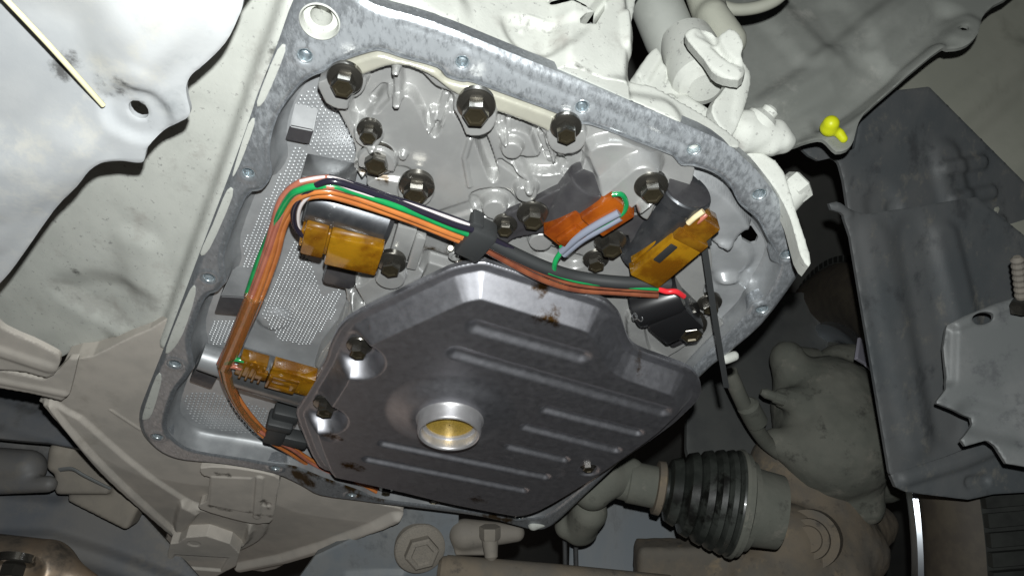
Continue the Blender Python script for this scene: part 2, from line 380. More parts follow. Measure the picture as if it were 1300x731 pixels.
M['tan'] = mat('tan_dust', (.27, .24, .20), (.21, .19, .165), .8, 0, 20, bump=.08, bscale=350, c3=(.13, .12, .105), s3=50, t3=(.6, .75))
M['blue'] = mat('blue_grey_plate', (.165, .185, .205), (.22, .225, .225), .55, 0, 20, bump=.03, bscale=500, stretch=(1, 1, .25), c3=(.12, .13, .14), s3=40, t3=(.5, .7))
M['stick'] = mat('pale_yellow_stick', (.66, .62, .40), None, .5)
M['yellow'] = mat('yellow_clip', (.80, .85, .02), None, .4)
M['lilac'] = mat('pale_lilac_tab', (.60, .58, .68), None, .5)

# ------------------------------------------------------------------ bolts: parts of what they hold
DN = np.array([0, 0, -1.0])
def hexmesh(nut=False):
    V = []; Fc = []; rings = [(.66, .12), (.66, .88), (.59, .97), (.46, .98), (.40, .88), (.02, .86)]
    if nut: rings = [(.95, 0), (.95, .7), (.86, .8), (.52, .82), (.50, .55), (.30, .55), (.30, .95), (.02, .98)]
    for r, z in rings:
        for i in range(6):
            w = math.pi/3*i; V.append((r*math.cos(w), r*math.sin(w), -z))
    for j in range(len(rings)-1):
        for i in range(6):
            k = (i+1) % 6; Fc.append((j*6+i, j*6+k, (j+1)*6+k, (j+1)*6+i))
    me = mesh('hex_head', V, Fc, False); bm = bmesh.new(); bm.from_mesh(me); bmesh.ops.recalc_face_normals(bm, faces=bm.faces)
    ed = [e for e in bm.edges if e.calc_face_angle(0) > .5] if False else []
    bm.to_mesh(me); bm.free(); me.materials.append(M['bolt']); me.materials.append(M['boltface'])
    for p in me.polygons:
        if p.center.z < -.84 and not nut and math.hypot(p.center.x, p.center.y) < .5: p.material_index = 1
    return me
HEX = hexmesh(); NUT = hexmesh(True)
WASH = sharp(lathe_mesh('washer_flange', [(-.3, .94), (.0, .94), (.0, 1.0), (.10, 1.0), (.17, .95), (.25, .76), (.26, .3)], np.zeros(3), DN, 40)); WASH.materials.append(M['bolt'])
def bolt(parent, px, py, Rpx, k, h=None, rot=None, ax=None, pos=None, mats=None, label=None, flat=False):
    d = dep(px, py, k) if pos is None else float((np.array(pos)-CAM)@FW)
    R = Rpx*1.06*d/FPX; hh = R*(1.05 if h is None else h)
    c = Q(px, py, k+hh*600) if pos is None else np.array(pos)
    if pos is None: c = np.array([c[0], c[1], F-k*.001])
    o = link('bolt', HEX, None, parent, loc=c, label=label); o.scale = (R, R, hh)
    w = link('washer_flange', WASH, None, o); w.location = (0, 0, 0)
    w.scale = (1, 1, R/hh)
    if ax is not None: o.rotation_euler = Vector(DN).rotation_difference(Vector(ax)).to_euler()
    else: o.rotation_euler = (0, 0, random.random()*1.05 if rot is None else rot)
    if mats:
        o.data = HEX.copy(); o.data.materials[0] = mats; o.data.materials[1] = mats; w.data = WASH.copy(); w.data.materials[0] = mats
    return o

# ================================================================== transmission case
H0 = HP(0)
case = thing('transmission_case', 'dusty pale aluminium transmission case with its open pan opening and scraped gasket flange', 'gearbox', Q(600, 360, 0))
OUT = [(372,2),(350,62),(325,125),(317,150),(290,225),(250,330),(210,437),(185,500),(176,527),(179,550),(192,567),(210,579),(235,586),(285,591),(345,602),(380,617),(405,630),(455,637),(477,640),(545,648),(615,658),(660,670),(680,674),(702,668),(740,633),(800,575),(890,480),(920,455),(967,415),(1010,358),(1024,335),(1020,312),(1004,277),(972,232),(950,208),(920,184),(862,158),(725,101),(650,71),(550,31),(475,9),(440,-14),(395,-20)]
INN = [(470,67),(425,82),(412,92),(395,99),(378,112),(352,150),(342,190),(345,222),(332,242),(312,252),(285,322),(287,352),(277,370),(260,380),(242,430),(246,462),(237,480),(222,500),(211,540),(222,558),(247,572),(310,582),(342,588),(375,592),(410,606),(455,622),(482,633),(545,641),(615,650),(650,655),(690,655),(740,618),(800,560),(877,470),(920,427),(947,400),(955,386),(970,380),(987,352),(990,330),(975,305),(962,280),(947,267),(937,257),(925,235),(905,220),(880,212),(865,211),(855,200),(847,196),(805,180),(750,160),(732,160),(715,152),(707,145),(650,124),(600,106),(587,105),(567,99),(555,87),(512,75),(487,67)]
so = poly(H0, OUT, 3); si = poly(H0, INN, 3); si.box = sdfpoly(H0.pts(INN)).box
HOLES = [(387,71,10),(587,79,9),(739,136,9),(881,190,9),(964,247,9),(1000,323,9),(968,393,8),(315,220,8),(265,353,8),(222,462,8),(200,554,7),(350,594,6),(447,628,5.5),(659,657,5)]
hc = []
for x, y, r in HOLES:
    d = dep(x, y); hc.append((*H0.pix(x, y), r*.92*d/FPX))
pilot = (*H0.pix(406, 27), 23*dep(406, 27)/FPX)
BOSS = [(587,82,19),(739,139,19),(881,194,22),(958,250,20),(995,325,20),(966,391,17),(320,222,22),(270,354,20),(228,464,20),(204,552,14),(352,591,12),(448,627,10)]
bos = [(*H0.pix(x, y), r*dep(x, y)/FPX*.82) for x, y, r in BOSS]
def fl_sdf(X, Y):
    d = np.maximum(so(X, Y), -si(X, Y))
    for cx, cy, r in bos: d = smin(d, np.hypot(X-cx, Y-cy)-r, .003)
    for cx, cy, r in hc+[pilot]: d = np.maximum(d, r-np.hypot(X-cx, Y-cy))
    return d
fl_sdf.box = so.box
ridge = catmull(H0.pts([(510,30),(600,62),(650,90),(720,120),(760,135),(840,172),(905,200)]), 3, False)
def fl_h(X, Y):
    d = np.minimum(-so(X, Y), si(X, Y))*1000; h = -1.5*(1-sstep(d/3.2))-.5*(1-sstep(d/.8))
    for cx, cy, r in hc: h = h+.35*sstep((r+.004-np.hypot(X-cx, Y-cy))/.0015)-.9*sstep((r+.0008-np.hypot(X-cx, Y-cy))/.001)
    e = np.full(np.shape(X), 9.0)
    for a, b in zip(ridge[:-1], ridge[1:]): e = np.minimum(e, seg(X, Y, a, b))
    return (h-.5*sstep((.0016-e)/.0016))*.001
wr = lines(H0, [([(400,70),(480,35),(560,62),(650,98),(740,132)], 1.0), ([(740,132),(800,160),(870,185)], .85), ([(905,195),(955,225),(985,285)], .75), ([(345,100),(330,160)], .62), ([(1000,290),(1008,330)], .6), ([(980,390),(900,465)], .5)], 24)  # paler streaks on the flange, strongest along the top edge
wo = lines(H0, [([(358,588),(372,592)], .9), ([(375,600),(392,614)], .95), ([(398,600),(450,622)], .8), ([(455,628),(480,634)], .9), ([(620,655),(645,660)], .95), ([(345,72),(335,92)], .45)], 9)
relief('pan_flange', H0, fl_sdf, fl_h, M['flange'], case, 1.1, 7.0, edge=0, wear_tone=lambda x, y: (wr(x, y), wo(x, y)))
for cx, cy, r in hc:                                            # blind threaded holes
    p = H0.world(np.array([cx]), np.array([cy]))[0]
    me = lathe_mesh('threaded_hole', [(.0004, r*1.25), (-.0002, r*1.12), (.0006, r*.97)]+[(.0010+.0007*i, r*(.97 if i % 2 else .84)) for i in range(9)]+[(.0080, r*.1)], p, -DN, 20, True, False)
    link('threaded_hole', me, M['zinc'], case)
p = H0.world(np.array([pilot[0]]), np.array([pilot[1]]))[0]; r = pilot[2]
link('pilot_hole', sharp(lathe_mesh('pilot_hole', [(-.0006, r*1.13), (-.0012, r*1.06), (.0, r*.99), (.004, r*.97), (.0042, r*.62), (.016, r*.60), (.0161, r*.05)], p, -DN, 36, True, False)), M['dust'], case)

for L in ([(315,158),(323,158),(303,212),(295,222)], [(288,242),(295,250),(266,316),(254,322),(270,285)], [(241,368),(248,374),(232,424),(216,447),(211,441)], [(198,478),(205,482),(193,525),(184,533),(181,527)], [(352,64),(362,66),(336,128),(326,130)]):
    hq = HP(.45); relief('unscraped_rim', hq, poly(hq, L, 3), None, M['dust'], case, 1.0, .5, edge=.2)
def strip(name, pts_a, pts_b, m, parent, closed=True, **kw):
    n = len(pts_a); V = list(pts_a)+list(pts_b); Fc = []
    for i in range(n if closed else n-1):
        j = (i+1) % n; Fc.append((i, j, n+j, n+i))
    return link(name, mesh(name, V, Fc), m, parent, **kw)
# inner wall of the opening, drafted, runs up to the floor
KF = -17.0
ic = catmull(H0.pts(INN), 3)
tn = np.roll(ic, -1, 0)-np.roll(ic, 1, 0); tn /= np.linalg.norm(tn, axis=1)[:, None]
area = .5*np.sum(ic[:, 0]*np.roll(ic[:, 1], -1)-np.roll(ic[:, 0], -1)*ic[:, 1]); nin = np.stack([-tn[:, 1], tn[:, 0]], 1)*(1 if area > 0 else -1)
for _ in range(6): nin = (nin+np.roll(nin, 1, 0)+np.roll(nin, -1, 0))/3
rows = []
for off, z in ((0, -.6), (.2, -3), (.8, -10), (1.6, -14), (3.2, -16.4), (6, KF-.3)):
    q = ic+nin*off*.001; rows.append(H0.world(q[:, 0], q[:, 1], z*.001))
n = len(ic); V = np.vstack(rows); Fc = []
for j in range(len(rows)-1):
    for i in range(n):
        k = (i+1) % n; Fc.append((j*n+i, j*n+k, (j+1)*n+k, (j+1)*n+i))
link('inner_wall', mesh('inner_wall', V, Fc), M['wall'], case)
# case floor with its cast-in steps
HF = HP(KF)
fsd = sdfpoly(ic+nin*.0035)
fsd0 = fsd; pock = poly(HF, [(939,300),(950,281),(963,300),(958,312)], 1); fsd = lambda X, Y: np.maximum(fsd0(X, Y), -pock(X, Y)); fsd.box = fsd0.box
ff = Feat(HF)
ff.cap([(345,405),(352,402)], 5, 3.5, 6).cap([(335,300),(312,345)], 1.0, .4, 1)
ff.poly([(235,560),(228,548),(240,545),(300,558),(345,565),(400,575),(400,600),(300,592)], 3.5, 4)
ff.poly([(900,300),(925,296),(950,312),(952,330),(930,345),(900,340)], 5, 7).poly([(905,345),(940,345),(955,372),(930,400),(900,430),(885,410)], 7, 5)
ff.poly([(880,215),(925,240),(950,275),(940,282),(920,300),(880,280),(860,240)], 9, 2.5)
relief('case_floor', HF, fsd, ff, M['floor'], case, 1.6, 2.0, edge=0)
# little cast knobs all over the left floor (nobody could count them)
reg = [poly(HF, [(372,122),(412,100),(440,130),(455,180),(450,208),(408,198),(385,185),(372,165)], 0), poly(HF, [(355,165),(372,185),(392,190),(384,235),(360,262),(330,345),(305,372),(282,372),(300,325),(340,245),(352,215)], 0),
       poly(HF, [(372,300),(395,330),(410,375),(437,362),(425,400),(392,440),(352,432),(340,405),(330,395),(358,330)], 0), poly(HF, [(270,405),(300,405),(285,438),(255,440)], 0), poly(HF, [(236,500),(270,498),(345,520),(372,545),(345,562),(300,556),(250,538),(236,522)], 2)]
V = []; Fc = []; a = H0.pix(300, 290); b = H0.pix(245, 440); ang = math.atan2(b[1]-a[1], b[0]-a[0]); c0 = HF.pix(330, 350); pit = .0024
g = np.array([(i*pit+(.5*pit if j % 2 else 0), j*pit*.87) for i in range(-80, 80) for j in range(-80, 80)])
gx = c0[0]+g[:, 0]*math.cos(ang)-g[:, 1]*math.sin(ang); gy = c0[1]+g[:, 0]*math.sin(ang)+g[:, 1]*math.cos(ang)
keep = np.zeros(len(g), bool)
for s in reg: keep |= s(gx, gy) < -.0006
keep &= fsd(gx, gy) < -.003
gx, gy = gx[keep], gy[keep]; gx = gx+RS.randn(len(gx))*.00005; gy = gy+RS.randn(len(gy))*.00005
low = reg[4](gx, gy) < 0; sel = ~low; gx, gy = gx[sel], gy[sel]; pit2 = .0031
g = np.array([(i*pit2+(.5*pit2 if j % 2 else 0), j*pit2*1.05) for i in range(-30, 30) for j in range(-30, 30)]); c1_ = HF.pix(300, 525); g = g+np.array(c1_); g = g[(reg[4](g[:, 0], g[:, 1]) < -.001) & (fsd(g[:, 0], g[:, 1]) < -.003)]; nlo = len(gx); gx = np.concatenate([gx, g[:, 0]]); gy = np.concatenate([gy, g[:, 1]])
for ii, (x, y, h) in enumerate(zip(gx, gy, ff(gx, gy))):
    b0 = len(V); rr = .00092 if ii < nlo else .00125
    for q, (rf, hz) in enumerate(((1, -.0001), (.72, .00045), (.3, .0007))):
        for k in range(6):
            w = math.pi/3*k; V.append(HF.o+HF.u*(x+rr*rf*math.cos(w))+HF.v*(y+rr*rf*math.sin(w))+HF.n*(h+hz))
    for q in range(2):
        for k in range(6): Fc.append((b0+q*6+k, b0+q*6+(k+1) % 6, b0+q*6+6+(k+1) % 6, b0+q*6+6+k))
    Fc.append(tuple(b0+12+k for k in range(6)))
link('cast_knobs', mesh('cast_knobs', V, Fc), M['floor'], case, kind='stuff')
# wedge shaped cast stops along the left wall
def wedge(tl, tr, br, bl, br2, bl2, k):
    s = [Q(*tl, KF), Q(*tr, KF), Q(*br, k), Q(*bl, k), Q(*br2, k), Q(*bl2, k)]; up = np.array([0, 0, .02])
    V = s+[s[4]+up, s[5]+up, s[2]+up, s[3]+up]
    Fc = [(0, 1, 2, 3), (3, 2, 4, 5), (5, 4, 6, 7), (1, 8, 2), (0, 3, 9), (2, 8, 6, 4), (3, 5, 7, 9)]
    bm = bmesh.new(); vv = [bm.verts.new(v) for v in V]
    for f in Fc: bm.faces.new([vv[i] for i in f])
    bmesh.ops.recalc_face_normals(bm, faces=bm.faces); bmesh.ops.bevel(bm, geom=[e for e in bm.edges if len(e.link_faces) == 2], offset=.0006, segments=2, affect='EDGES')
    me = bpy.data.meshes.new('wedge'); bm.to_mesh(me); bm.free(); me.materials.append(M['stop']); me.materials.append(M['plate'])
    for p in me.polygons:
        p.use_smooth = True
        if p.normal.z < -.97: p.material_index = 1  # flat lower faces coloured dark, standing in for recess shade
    sharp(me, 30); link('cast_stop', me, None, case)
wedge((375,130),(404,138),(398,166),(368,160),(392,184),(362,178),-9)
wedge((298,338),(332,336),(318,378),(280,376),(306,401),(272,398),-8)
wedge((262,440),(290,445),(278,476),(248,470),(268,494),(240,484),-8)

# outside of the case: left flank, bell housing, top
fs = Feat(HP(-9)); fs.cap([(215,470),(190,300),(262,120),(300,0)], 14, 0, 20)
def flank(X, Y):
    d = so(X, Y); h = -.002-.00*d
    return -.008*sstep((d-.002)/.006)-.17*np.maximum(d-.004, 0)-.001
HS = HP(-4)
fl2 = Feat(HS).fn(flank).cap([(165,335),(180,395),(150,440)], 3, 3.0, 16).poly([(60,395),(120,380),(175,395),(150,430),(100,420)], -5, 22).cap([(262,0),(215,120)], 3, 1.5, 14)
fk0 = poly(HS, [(230,-40),(372,-20),(372,0),(352,60),(320,145),(292,225),(252,330),(222,415),(207,445),(195,428),(185,425),(150,440),(118,456),(98,462),(80,472),(40,492),(-40,500),(-60,200),(60,60)], 3)
clipo = lambda X, Y: -so(X, Y)-.004
fks = lambda X, Y: np.maximum(fk0(X, Y), clipo(X, Y)); fks.box = fk0.box
fw1 = lines(HS, [([(62,400),(100,420),(150,425)], .8), ([(160,395),(190,400),(205,385)], .6), ([(120,350),(150,300)], .3), ([(345,70),(322,140)], .6), ([(205,235),(262,237)], .3), ([(240,200),(260,330)], .25)], 14); fw2 = lines(HS, [([(78,372),(82,376)], .7), ([(60,402),(92,412)], .45), ([(350,66),(345,85)], .7)], 5)
relief('case_flank', HS, fks, fl2, M['dust'], case, 2.2, 5, wear_tone=lambda x, y: (fw1(x, y), fw2(x, y)))
HB = HP(-7)
fb = Feat(HB)
fb.cap([(62,512),(222,690)], 2.5, 4, 2).cap([(140,520),(178,545)], .3, .8, 1)
fb.poly([(60,505),(103,528),(160,578),(252,650),(222,695),(150,620)], 3.0, 3.2, 0)
fb.poly([(228,640),(250,645),(318,664),(300,700),(225,695)], 5, 5)
fb.poly([(318,664),(338,664),(330,690),(295,712),(290,700),(308,690)], 5, 4)
fb.cap([(300,740),(360,722),(420,697),(505,655)], 2, 6, 8)
fb.fn(lambda X, Y: -.10*np.maximum(so(X, Y)-.05, 0))
bh0 = poly(HB, [(80,462),(118,452),(150,436),(190,418),(240,405),(300,500),(400,600),(470,636),(500,643),(512,648),(506,656),(470,672),(420,700),(362,731),(330,748),(262,738),(215,722),(203,706),(206,690),(150,622),(100,562),(60,520),(48,512),(66,506),(86,498)], 2)
bhs = lambda X, Y: np.maximum(bh0(X, Y), clipo(X, Y)); bhs.box = bh0.box
HX = HP(-1.0); bxw = lines(HX, [([(275,600),(288,602)], .8), ([(268,642),(292,648)], .85), ([(318,650),(345,655)], .95), ([(335,635),(340,645)], .7)], 5)
bx = poly(HX, [(254,594),(258,604),(266,606),(264,622),(262,636),(254,640),(254,646),(285,656),(318,664),(336,664),(346,660),(351,630),(355,612),(349,604),(318,597),(285,593)], 2)
bxs = lambda X, Y: np.maximum(bx(X, Y), clipo(X, Y)+.0045); bxs.box = bx.box
relief('cast_boss', HX, bxs, FeatMax(HX).poly([(268,604),(320,606),(316,650),(266,640)], .9, 2, 1).cap([(330,606),(326,655)], 2.2, 1.5, 1.5).cap([(338,640)], 3, -1.2, 1.5), M['dust2'], case, .8, 9, edge=.9, wear_tone=lambda x, y: (x*0, bxw(x, y)))
HT2 = HP(1.5)
relief('cast_tab', HT2, poly(HT2, [(213,700),(216,690),(226,689),(236,682),(262,680),(292,690),(304,702),(300,718),(262,738),(212,722)], 1), FeatMax(HT2).cap([(246,690)], 5, -1.0, .8).poly([(222,704),(290,708),(280,725),(215,720)], -2.5, 2, 1), M['dust2'], case, .8, 14, edge=.9)
relief('bell_housing', HB, bhs, fb, M['dust2'], case, 1.1, 16)
fz = P3((475,12,dep(475,10)+.004), (862,156,dep(862,160)+.004), (760,10,dep(760,10,-55)))
ft = Feat(fz)
ft.cap([(745,-40),(752,40),(745,120)], 13, 9, 9).cap([(790,40),(792,70)], 3, 3, 4).cap([(720,-5),(735,0)], 8, 9, 4)
ft.poly([(640,30),(655,22),(735,40),(725,60),(700,70),(660,60)], -3, 6).cap([(560,60),(700,100)], 4, -1.5, 8)
ft.cap([(665,35),(672,22),(700,30)], .5, 1.0, 1.2).cap([(500,-30),(560,10)], 6, 4, 10).cap([(780,140),(840,150)], 6, 3, 8)
hol = poly(fz, [(700,-4),(712,4),(742,19),(757,19),(757,28),(746,46),(738,43),(725,39),(734,32),(745,30),(712,14),(695,2)], 0)
top_s = poly(fz, [(430,-60),(440,-8),(475,11),(550,33),(650,73),(725,103),(862,160),(925,186),(940,180),(900,150),(862,128),(830,110),(800,104),(795,95),(796,75),(799,50),(800,38),(807,0),(812,-60)], 2)
ts = lambda X, Y: np.maximum(top_s(X, Y), -hol(X, Y)); ts.box = top_s.box
tw1 = lines(fz, [([(600,55),(680,85),(720,95)], .4), ([(500,5),(560,20)], .4), ([(760,60),(790,90)], .35), ([(640,30),(690,60)], .5)], 12); tw2 = lines(fz, [([(660,22),(700,36)], .5), ([(722,98),(735,104)], .7), ([(550,30),(640,66)], .35), ([(795,60),(796,90)], .5), ([(770,30),(775,60)], .3)], 3)
relief('case_top', fz, ts, ft, M['dust'], case, 1.0, 12, wear_tone=lambda x, y: (tw1(x, y), tw2(x, y)))
link('gear_selector_bar', mesh('x', [at(640,-6,.43), at(700,-6,.43), at(752,30,.43), at(735,34,.43), at(655,14,.43)]+[at(640,-6,.45), at(700,-6,.45), at(752,30,.45), at(735,34,.45), at(655,14,.45)], [(0,1,2,3,4),(9,8,7,6,5),(0,5,6,1),(1,6,7,2),(2,7,8,3),(3,8,9,4),(4,9,5,0)], False), M['bracket'], case)

# ================================================================== valve body
valve = thing('valve_body', 'oily grey cast valve body filling the pan opening and held by dark flanged bolts', 'valve body', Q(600, 240, 0))
HV = HP(-4); fv = Feat(HV); vsc = 1.7; fv.sk = .6
vsd0 = poly(HV, [(408,88),(418,118),(440,160),(452,190),(449,215),(470,240),(480,300),(452,335),(437,350),(440,385),(425,425),(398,470),(400,560),(560,610),(800,520),(880,470),(905,440),(925,425),(905,400),(893,370),(903,345),(900,310),(868,262),(882,215),(850,195),(750,155),(600,100),(560,90),(500,66),(440,66)], 3)
sin2 = sdfpoly(ic+nin*.0012)
vsd = lambda X, Y: np.maximum(vsd0(X, Y), sin2(X, Y)); vsd.box = vsd0.box
lipP = HP(.2); lpoly = poly(lipP, [(424,84),(470,66),(512,74),(555,87),(568,99),(600,105),(650,124),(707,146),(722,158),(722,172),(706,176),(690,166),(650,150),(625,142),(600,132),(580,122),(566,113),(546,98),(520,87),(497,85),(472,93),(452,101),(432,112),(418,100)], 3)
lips = lambda X, Y: np.maximum(lpoly(X, Y), sin2(X, Y)); lips.box = lpoly.box
relief('outer_lip', lipP, lips, lambda X, Y: -.0012*(1-sstep(-lips(X, Y)/.0016)), M['cream'], valve, .9, 9, edge=.8)
fv.poly([(470,90),(500,84),(530,90),(552,110),(575,122),(592,160),(570,140),(555,172),(545,166),(533,140),(520,122),(490,122),(470,145),(455,160),(445,140),(452,105)], -5, 2.6)  # hollow behind it
fv.cap([(504,84),(505,122)], 1.4, 5, 2.0).cap([(548,166),(549,150)], 1.0, 3, 2)
fv.cap([(474,138),(486,126)], 2, -2, 2)
fv.poly([(602,172),(615,168),(632,220),(622,228)], -6, 1.6).poly([(632,140),(670,150),(690,172),(700,200),(684,196),(672,172),(650,164),(636,172)], -5, 2.6)
fv.cap([(637,160),(640,172)], 1.2, 3.5, 2).cap([(650,184)], 4.5, 3, 3).cap([(668,236)], 5.0, 4, 3).cap([(628,262)], 6.0, 4.5, 3).cap([(686,300)], 6, 3, 2.5).cap([(690,180),(700,205)], 2, 2.5, 2)
fv.cap([(512,195)], 1.8, 2.0, 1.2).cap([(566,128),(557,158)], 1.2, 2.5, 2).cap([(597,176),(590,200),(596,235)], .8, 1.0, 1.5).poly([(640,196),(662,214),(690,222),(720,215),(700,200),(668,200)], -4, 2).cap([(655,205),(672,228)], 1.5, 2.5, 1.5).poly([(600,245),(640,240),(655,262),(620,275),(600,268)], -2.5, 2).cap([(480,190),(470,225),(455,235)], 1.0, -2.5, 2).cap([(525,265),(560,280)], 1, -2, 2).poly([(720,185),(740,195),(735,220),(715,222),(705,205)], -3, 2).cap([(460,215),(512,222)], 3, -1.5, 5).cap([(635,205),(665,225)], .8, -3, 1.6)
for x, y, r, h in ((436,102,10.5,5),(468,168,6.5,2.5),(480,200,9.5,3),(528,240,9,2.5),(603,134,10.5,6),(719,166,9.5,4),(828,238,9.5,5),(498,332,8.5,3),(676,270,9,1),(875,418,8.5,2)):
    fv.cap([(x, y)], r*.95, h, 1.6)
fv.poly([(455,340),(500,318),(540,322),(532,350),(500,360),(470,395),(448,390)], 5, 5, 3).cap([(440,345),(460,380)], 2, -5, 5)
fv.poly([(405,470),(440,395),(430,380),(415,420),(395,465)], -3, 5)
fv.poly([(470,310),(488,300),(480,330),(455,350)], -5, 3)
fv.cap([(430,395),(420,430),(405,465)], 2.0, 3, 4).cap([(545,325),(640,355)], 3, -4, 4).cap([(580,330),(592,338)], 2, 2.5, 2)
fv.poly([(745,180),(790,170),(835,195),(830,235),(810,265),(775,255),(755,215)], 4, 6, 3)
fv.cap([(770,240),(812,205)], 8, 5, 8)
fv.poly([(905,400),(925,425),(880,470),(840,462),(870,440),(885,420)], -2, 3).poly([(795,400),(812,392),(825,440),(850,455),(805,445)], 3, 2)
fv.cap([(690,320),(730,332)], 4, -3, 4).cap([(560,275),(600,262)], 2, -1, 5)
vwo = lines(HV, [([(574,308),(590,318)], .9), ([(570,322),(598,326)], .9), ([(545,316),(556,318)], .7), ([(610,330),(640,345)], .4), ([(740,372),(760,384)], .8), ([(470,222),(490,228)], .8), ([(440,205),(452,212)], .6)], 7)
relief('valve_casting', HV, vsd, lambda X, Y: fv(X, Y)*vsc, M['cast'], valve, .6, 12, edge=.3, wear_tone=lambda x, y: (x*0, vwo(x, y)))
for x, y, R, k, h in ((436,108,21.5,2,1.1),(468,172,15.5,-2,1.15),(478,207,21.5,-1,1.05),(528,245,21.5,-2,1.0),(604,143,23.5,2.2,1.15),(719,169,19,.5,1.1),(828,244,20.5,1.5,1.0),(496,340,18,2,.9),(490,624,9,-8,1),(551,634,10,-8,1),(757,335,16,-3,.9),(902,390,15,-4,.9)):
    if k > -7:
        for _ in range(3):
            hh = R*1.06*dep(x, y, k)/FPX*h; p = Q(x, y, k+hh*600); k = -4.2+1700*float(fv(np.array([p[0]]), np.array([-p[1]]))[0])
    bolt(valve, x, y, R, k, h)
Bx = Box(Q(519, 296, 3), Q(544, 300, 3)-Q(500, 290, 3), Q(512, 330, 3)-Q(516, 290, 3))
Bx.add(-7, 3.5, -6, 19, -3, 4, .8); Bx.add(3.5, 9, -4, 21, -6, 0, .8); Bx.done('cast_lug', M['cast'], valve)
lathe('oil_port', [(0, 3.6), (.9, 3.6), (1, 3.0), (1.001, 2.2), (.6, 2.0)], Q(578,320,-3)-DN*.003, Q(578,320,-3)+DN*.004, M['cast'], valve, 20)
lathe('locating_pin', [(0, 2.0), (.85, 2.0), (1, 1.5)], Q(570,318,-6), Q(572,315,4), M['bolt'], valve, 16)
# dark holding plates
pl1 = thing('retainer_plate', 'dark oily retainer plate under two bolts left of the orange connector', 'metal plate', Q(680, 280, 0))
HP1 = HP(3)
relief('plate', HP1, poly(HP1, [(622,298),(640,275),(668,262),(700,245),(716,240),(730,248),(728,262),(712,275),(700,285),(690,296),(655,302),(640,310)], 3), Feat(HP1).cap([(640,292),(690,270)], 3, .6, 3), M['plate'], pl1, 1.0, 4)
bolt(pl1, 677, 279, 19.5, 3.4, .95); bolt(pl1, 641, 291, 15, 3.4, .9)
pl2 = thing('retainer_plate', 'dark oily retainer plate between the orange connector and the amber connector', 'metal plate', Q(790, 290, 0))
relief('plate', HP1, poly(HP1, [(762,272),(790,264),(820,262),(848,258),(856,268),(838,290),(815,318),(800,312),(798,300),(775,300),(760,290)], 2), Feat(HP1).cap([(800,285)], 5, -.5, 6), M['plate'], pl2, 1.0, 4)
bolt(pl2, 776, 314, 19.5, 2, 1.0)

# ================================================================== oil filter
flt = thing('oil_filter', 'black stamped steel oil filter with pressed ribs and a bright round neck', 'oil filter', Q(620, 500, 10))
KL = 9.0; KB = 12.0; HL = HP(KL); HT = HP(KL+KB)
OL = [(592,337),(575,341),(560,347),(500,376),(440,407),(420,437),(412,460),(382,510),(376,521),(378,534),(392,570),(400,585),(412,597),(455,607),(512,620),(565,633),(645,648),(668,648),(702,638),(762,603),(840,550),(872,523),(888,505),(890,490),(878,471),(847,458),(810,444),(797,430),(788,405),(778,392),(762,381),(700,361),(632,339),(612,334)]
lsd = poly(HL, OL, 3)
nkx, nky = HP(KL+KB+16).pix(570, 552); nR = .0205
bp = [(*HP(KL+1).pix(452, 440), .0100), (*HP(KL+1).pix(410, 515), .0092)]
def fil_sdf(X, Y): return np.maximum(lsd(X, Y), nR-.001-np.hypot(X-nkx, Y-nky))
fil_sdf.box = lsd.box
ribs = Feat(HT)
for a, b, rr in (((606,415),(738,452),3.4),((580,448),(842,522),3.2),((694,520),(810,549),2.4),((668,542),(782,571),2.4),((648,567),(716,583),2.4),((488,563),(692,605),2.3),((468,583),(664,622),2.3)):
    ribs.cap([a, b], rr*.15, -2.7, rr*2.15)
ribs.cap([(747,597)], 6, -1.6, 3).cap([(415,552),(420,555)], 3, -.6, 4).cap([(705,600)], 4, -.5, 4)
def fil_h(X, Y):
    s = -lsd(X, Y)*1000; w = np.clip((s-5.5)/10.5, 0, 1); body = KB*.001*(.78*w+.22*sstep(w))
    lipr = .0008*sstep((2.0-s)/2.0)
    for cx, cy, r in bp:
        q = np.hypot(X-cx, Y-cy); body = body*(1-.90*(1-sstep((q-r)/.010)))
    dome = .0055*(1-sstep((np.hypot(X-nkx, Y-nky)-nR-.003)/.020)); core = sstep((s-14)/4)
    return body+(ribs(X, Y)+dome)*core-lipr*0+.0006*sstep((1.4-s)/1.0)*-1
fwo = lines(HT, [([(692,362),(690,385)], .9), ([(686,404),(700,408)], 1.0), ([(418,552),(424,556)], .8), ([(815,462),(812,482)], .6), ([(440,590),(455,596)], .9), ([(600,632),(615,636)], .7)], 7.5)
relief('filter_shell', HL, fil_sdf, fil_h, M['filter'], flt, .75, 3.0, edge=.3, wear_tone=lambda x, y: (x*0, fwo(x, y)))
nc = np.array([*HL.world(np.array([nkx]), np.array([nky]))[0][:2], 0]); zz = lambda k: np.array([0, 0, F-k*.001])
base = KL+KB+4.5
me = lathe_mesh('neck', [(-.001, nR+.004), (.001, nR+.0015), (.0025, nR+.0002), (.0100, nR), (.0110, nR-.0004), (.0115, nR-.0012), (.0111, nR-.0022), (.0100, nR-.0027), (.003, nR-.0032), (-.004, nR-.0032)], nc+zz(base), DN, 64, True, False); sharp(me, 50)
link('neck', me, M['neck'], flt)
link('neck_step', sharp(lathe_mesh('neck_step', [(.0042, nR-.0031), (.0041, nR-.0050), (.002, nR-.0052), (-.001, nR-.0053)], nc+zz(base), DN, 64, True, False)), M['neck'], flt)
me = lathe_mesh('mesh_screen', [(.0000, nR-.003), (.0012, .010), (.0015, .0005)], nc+zz(base+2.5), DN, 48, True, False); link('mesh_screen', me, M['mesh'], flt)
bolt(flt, 455, 446, 15.5, KL+1.6, 1.0); bolt(flt, 413, 520, 16, KL+1.6, 1.0)
o = bolt(flt, 747, 594, 10.5, KL+KB-1.8, .75)

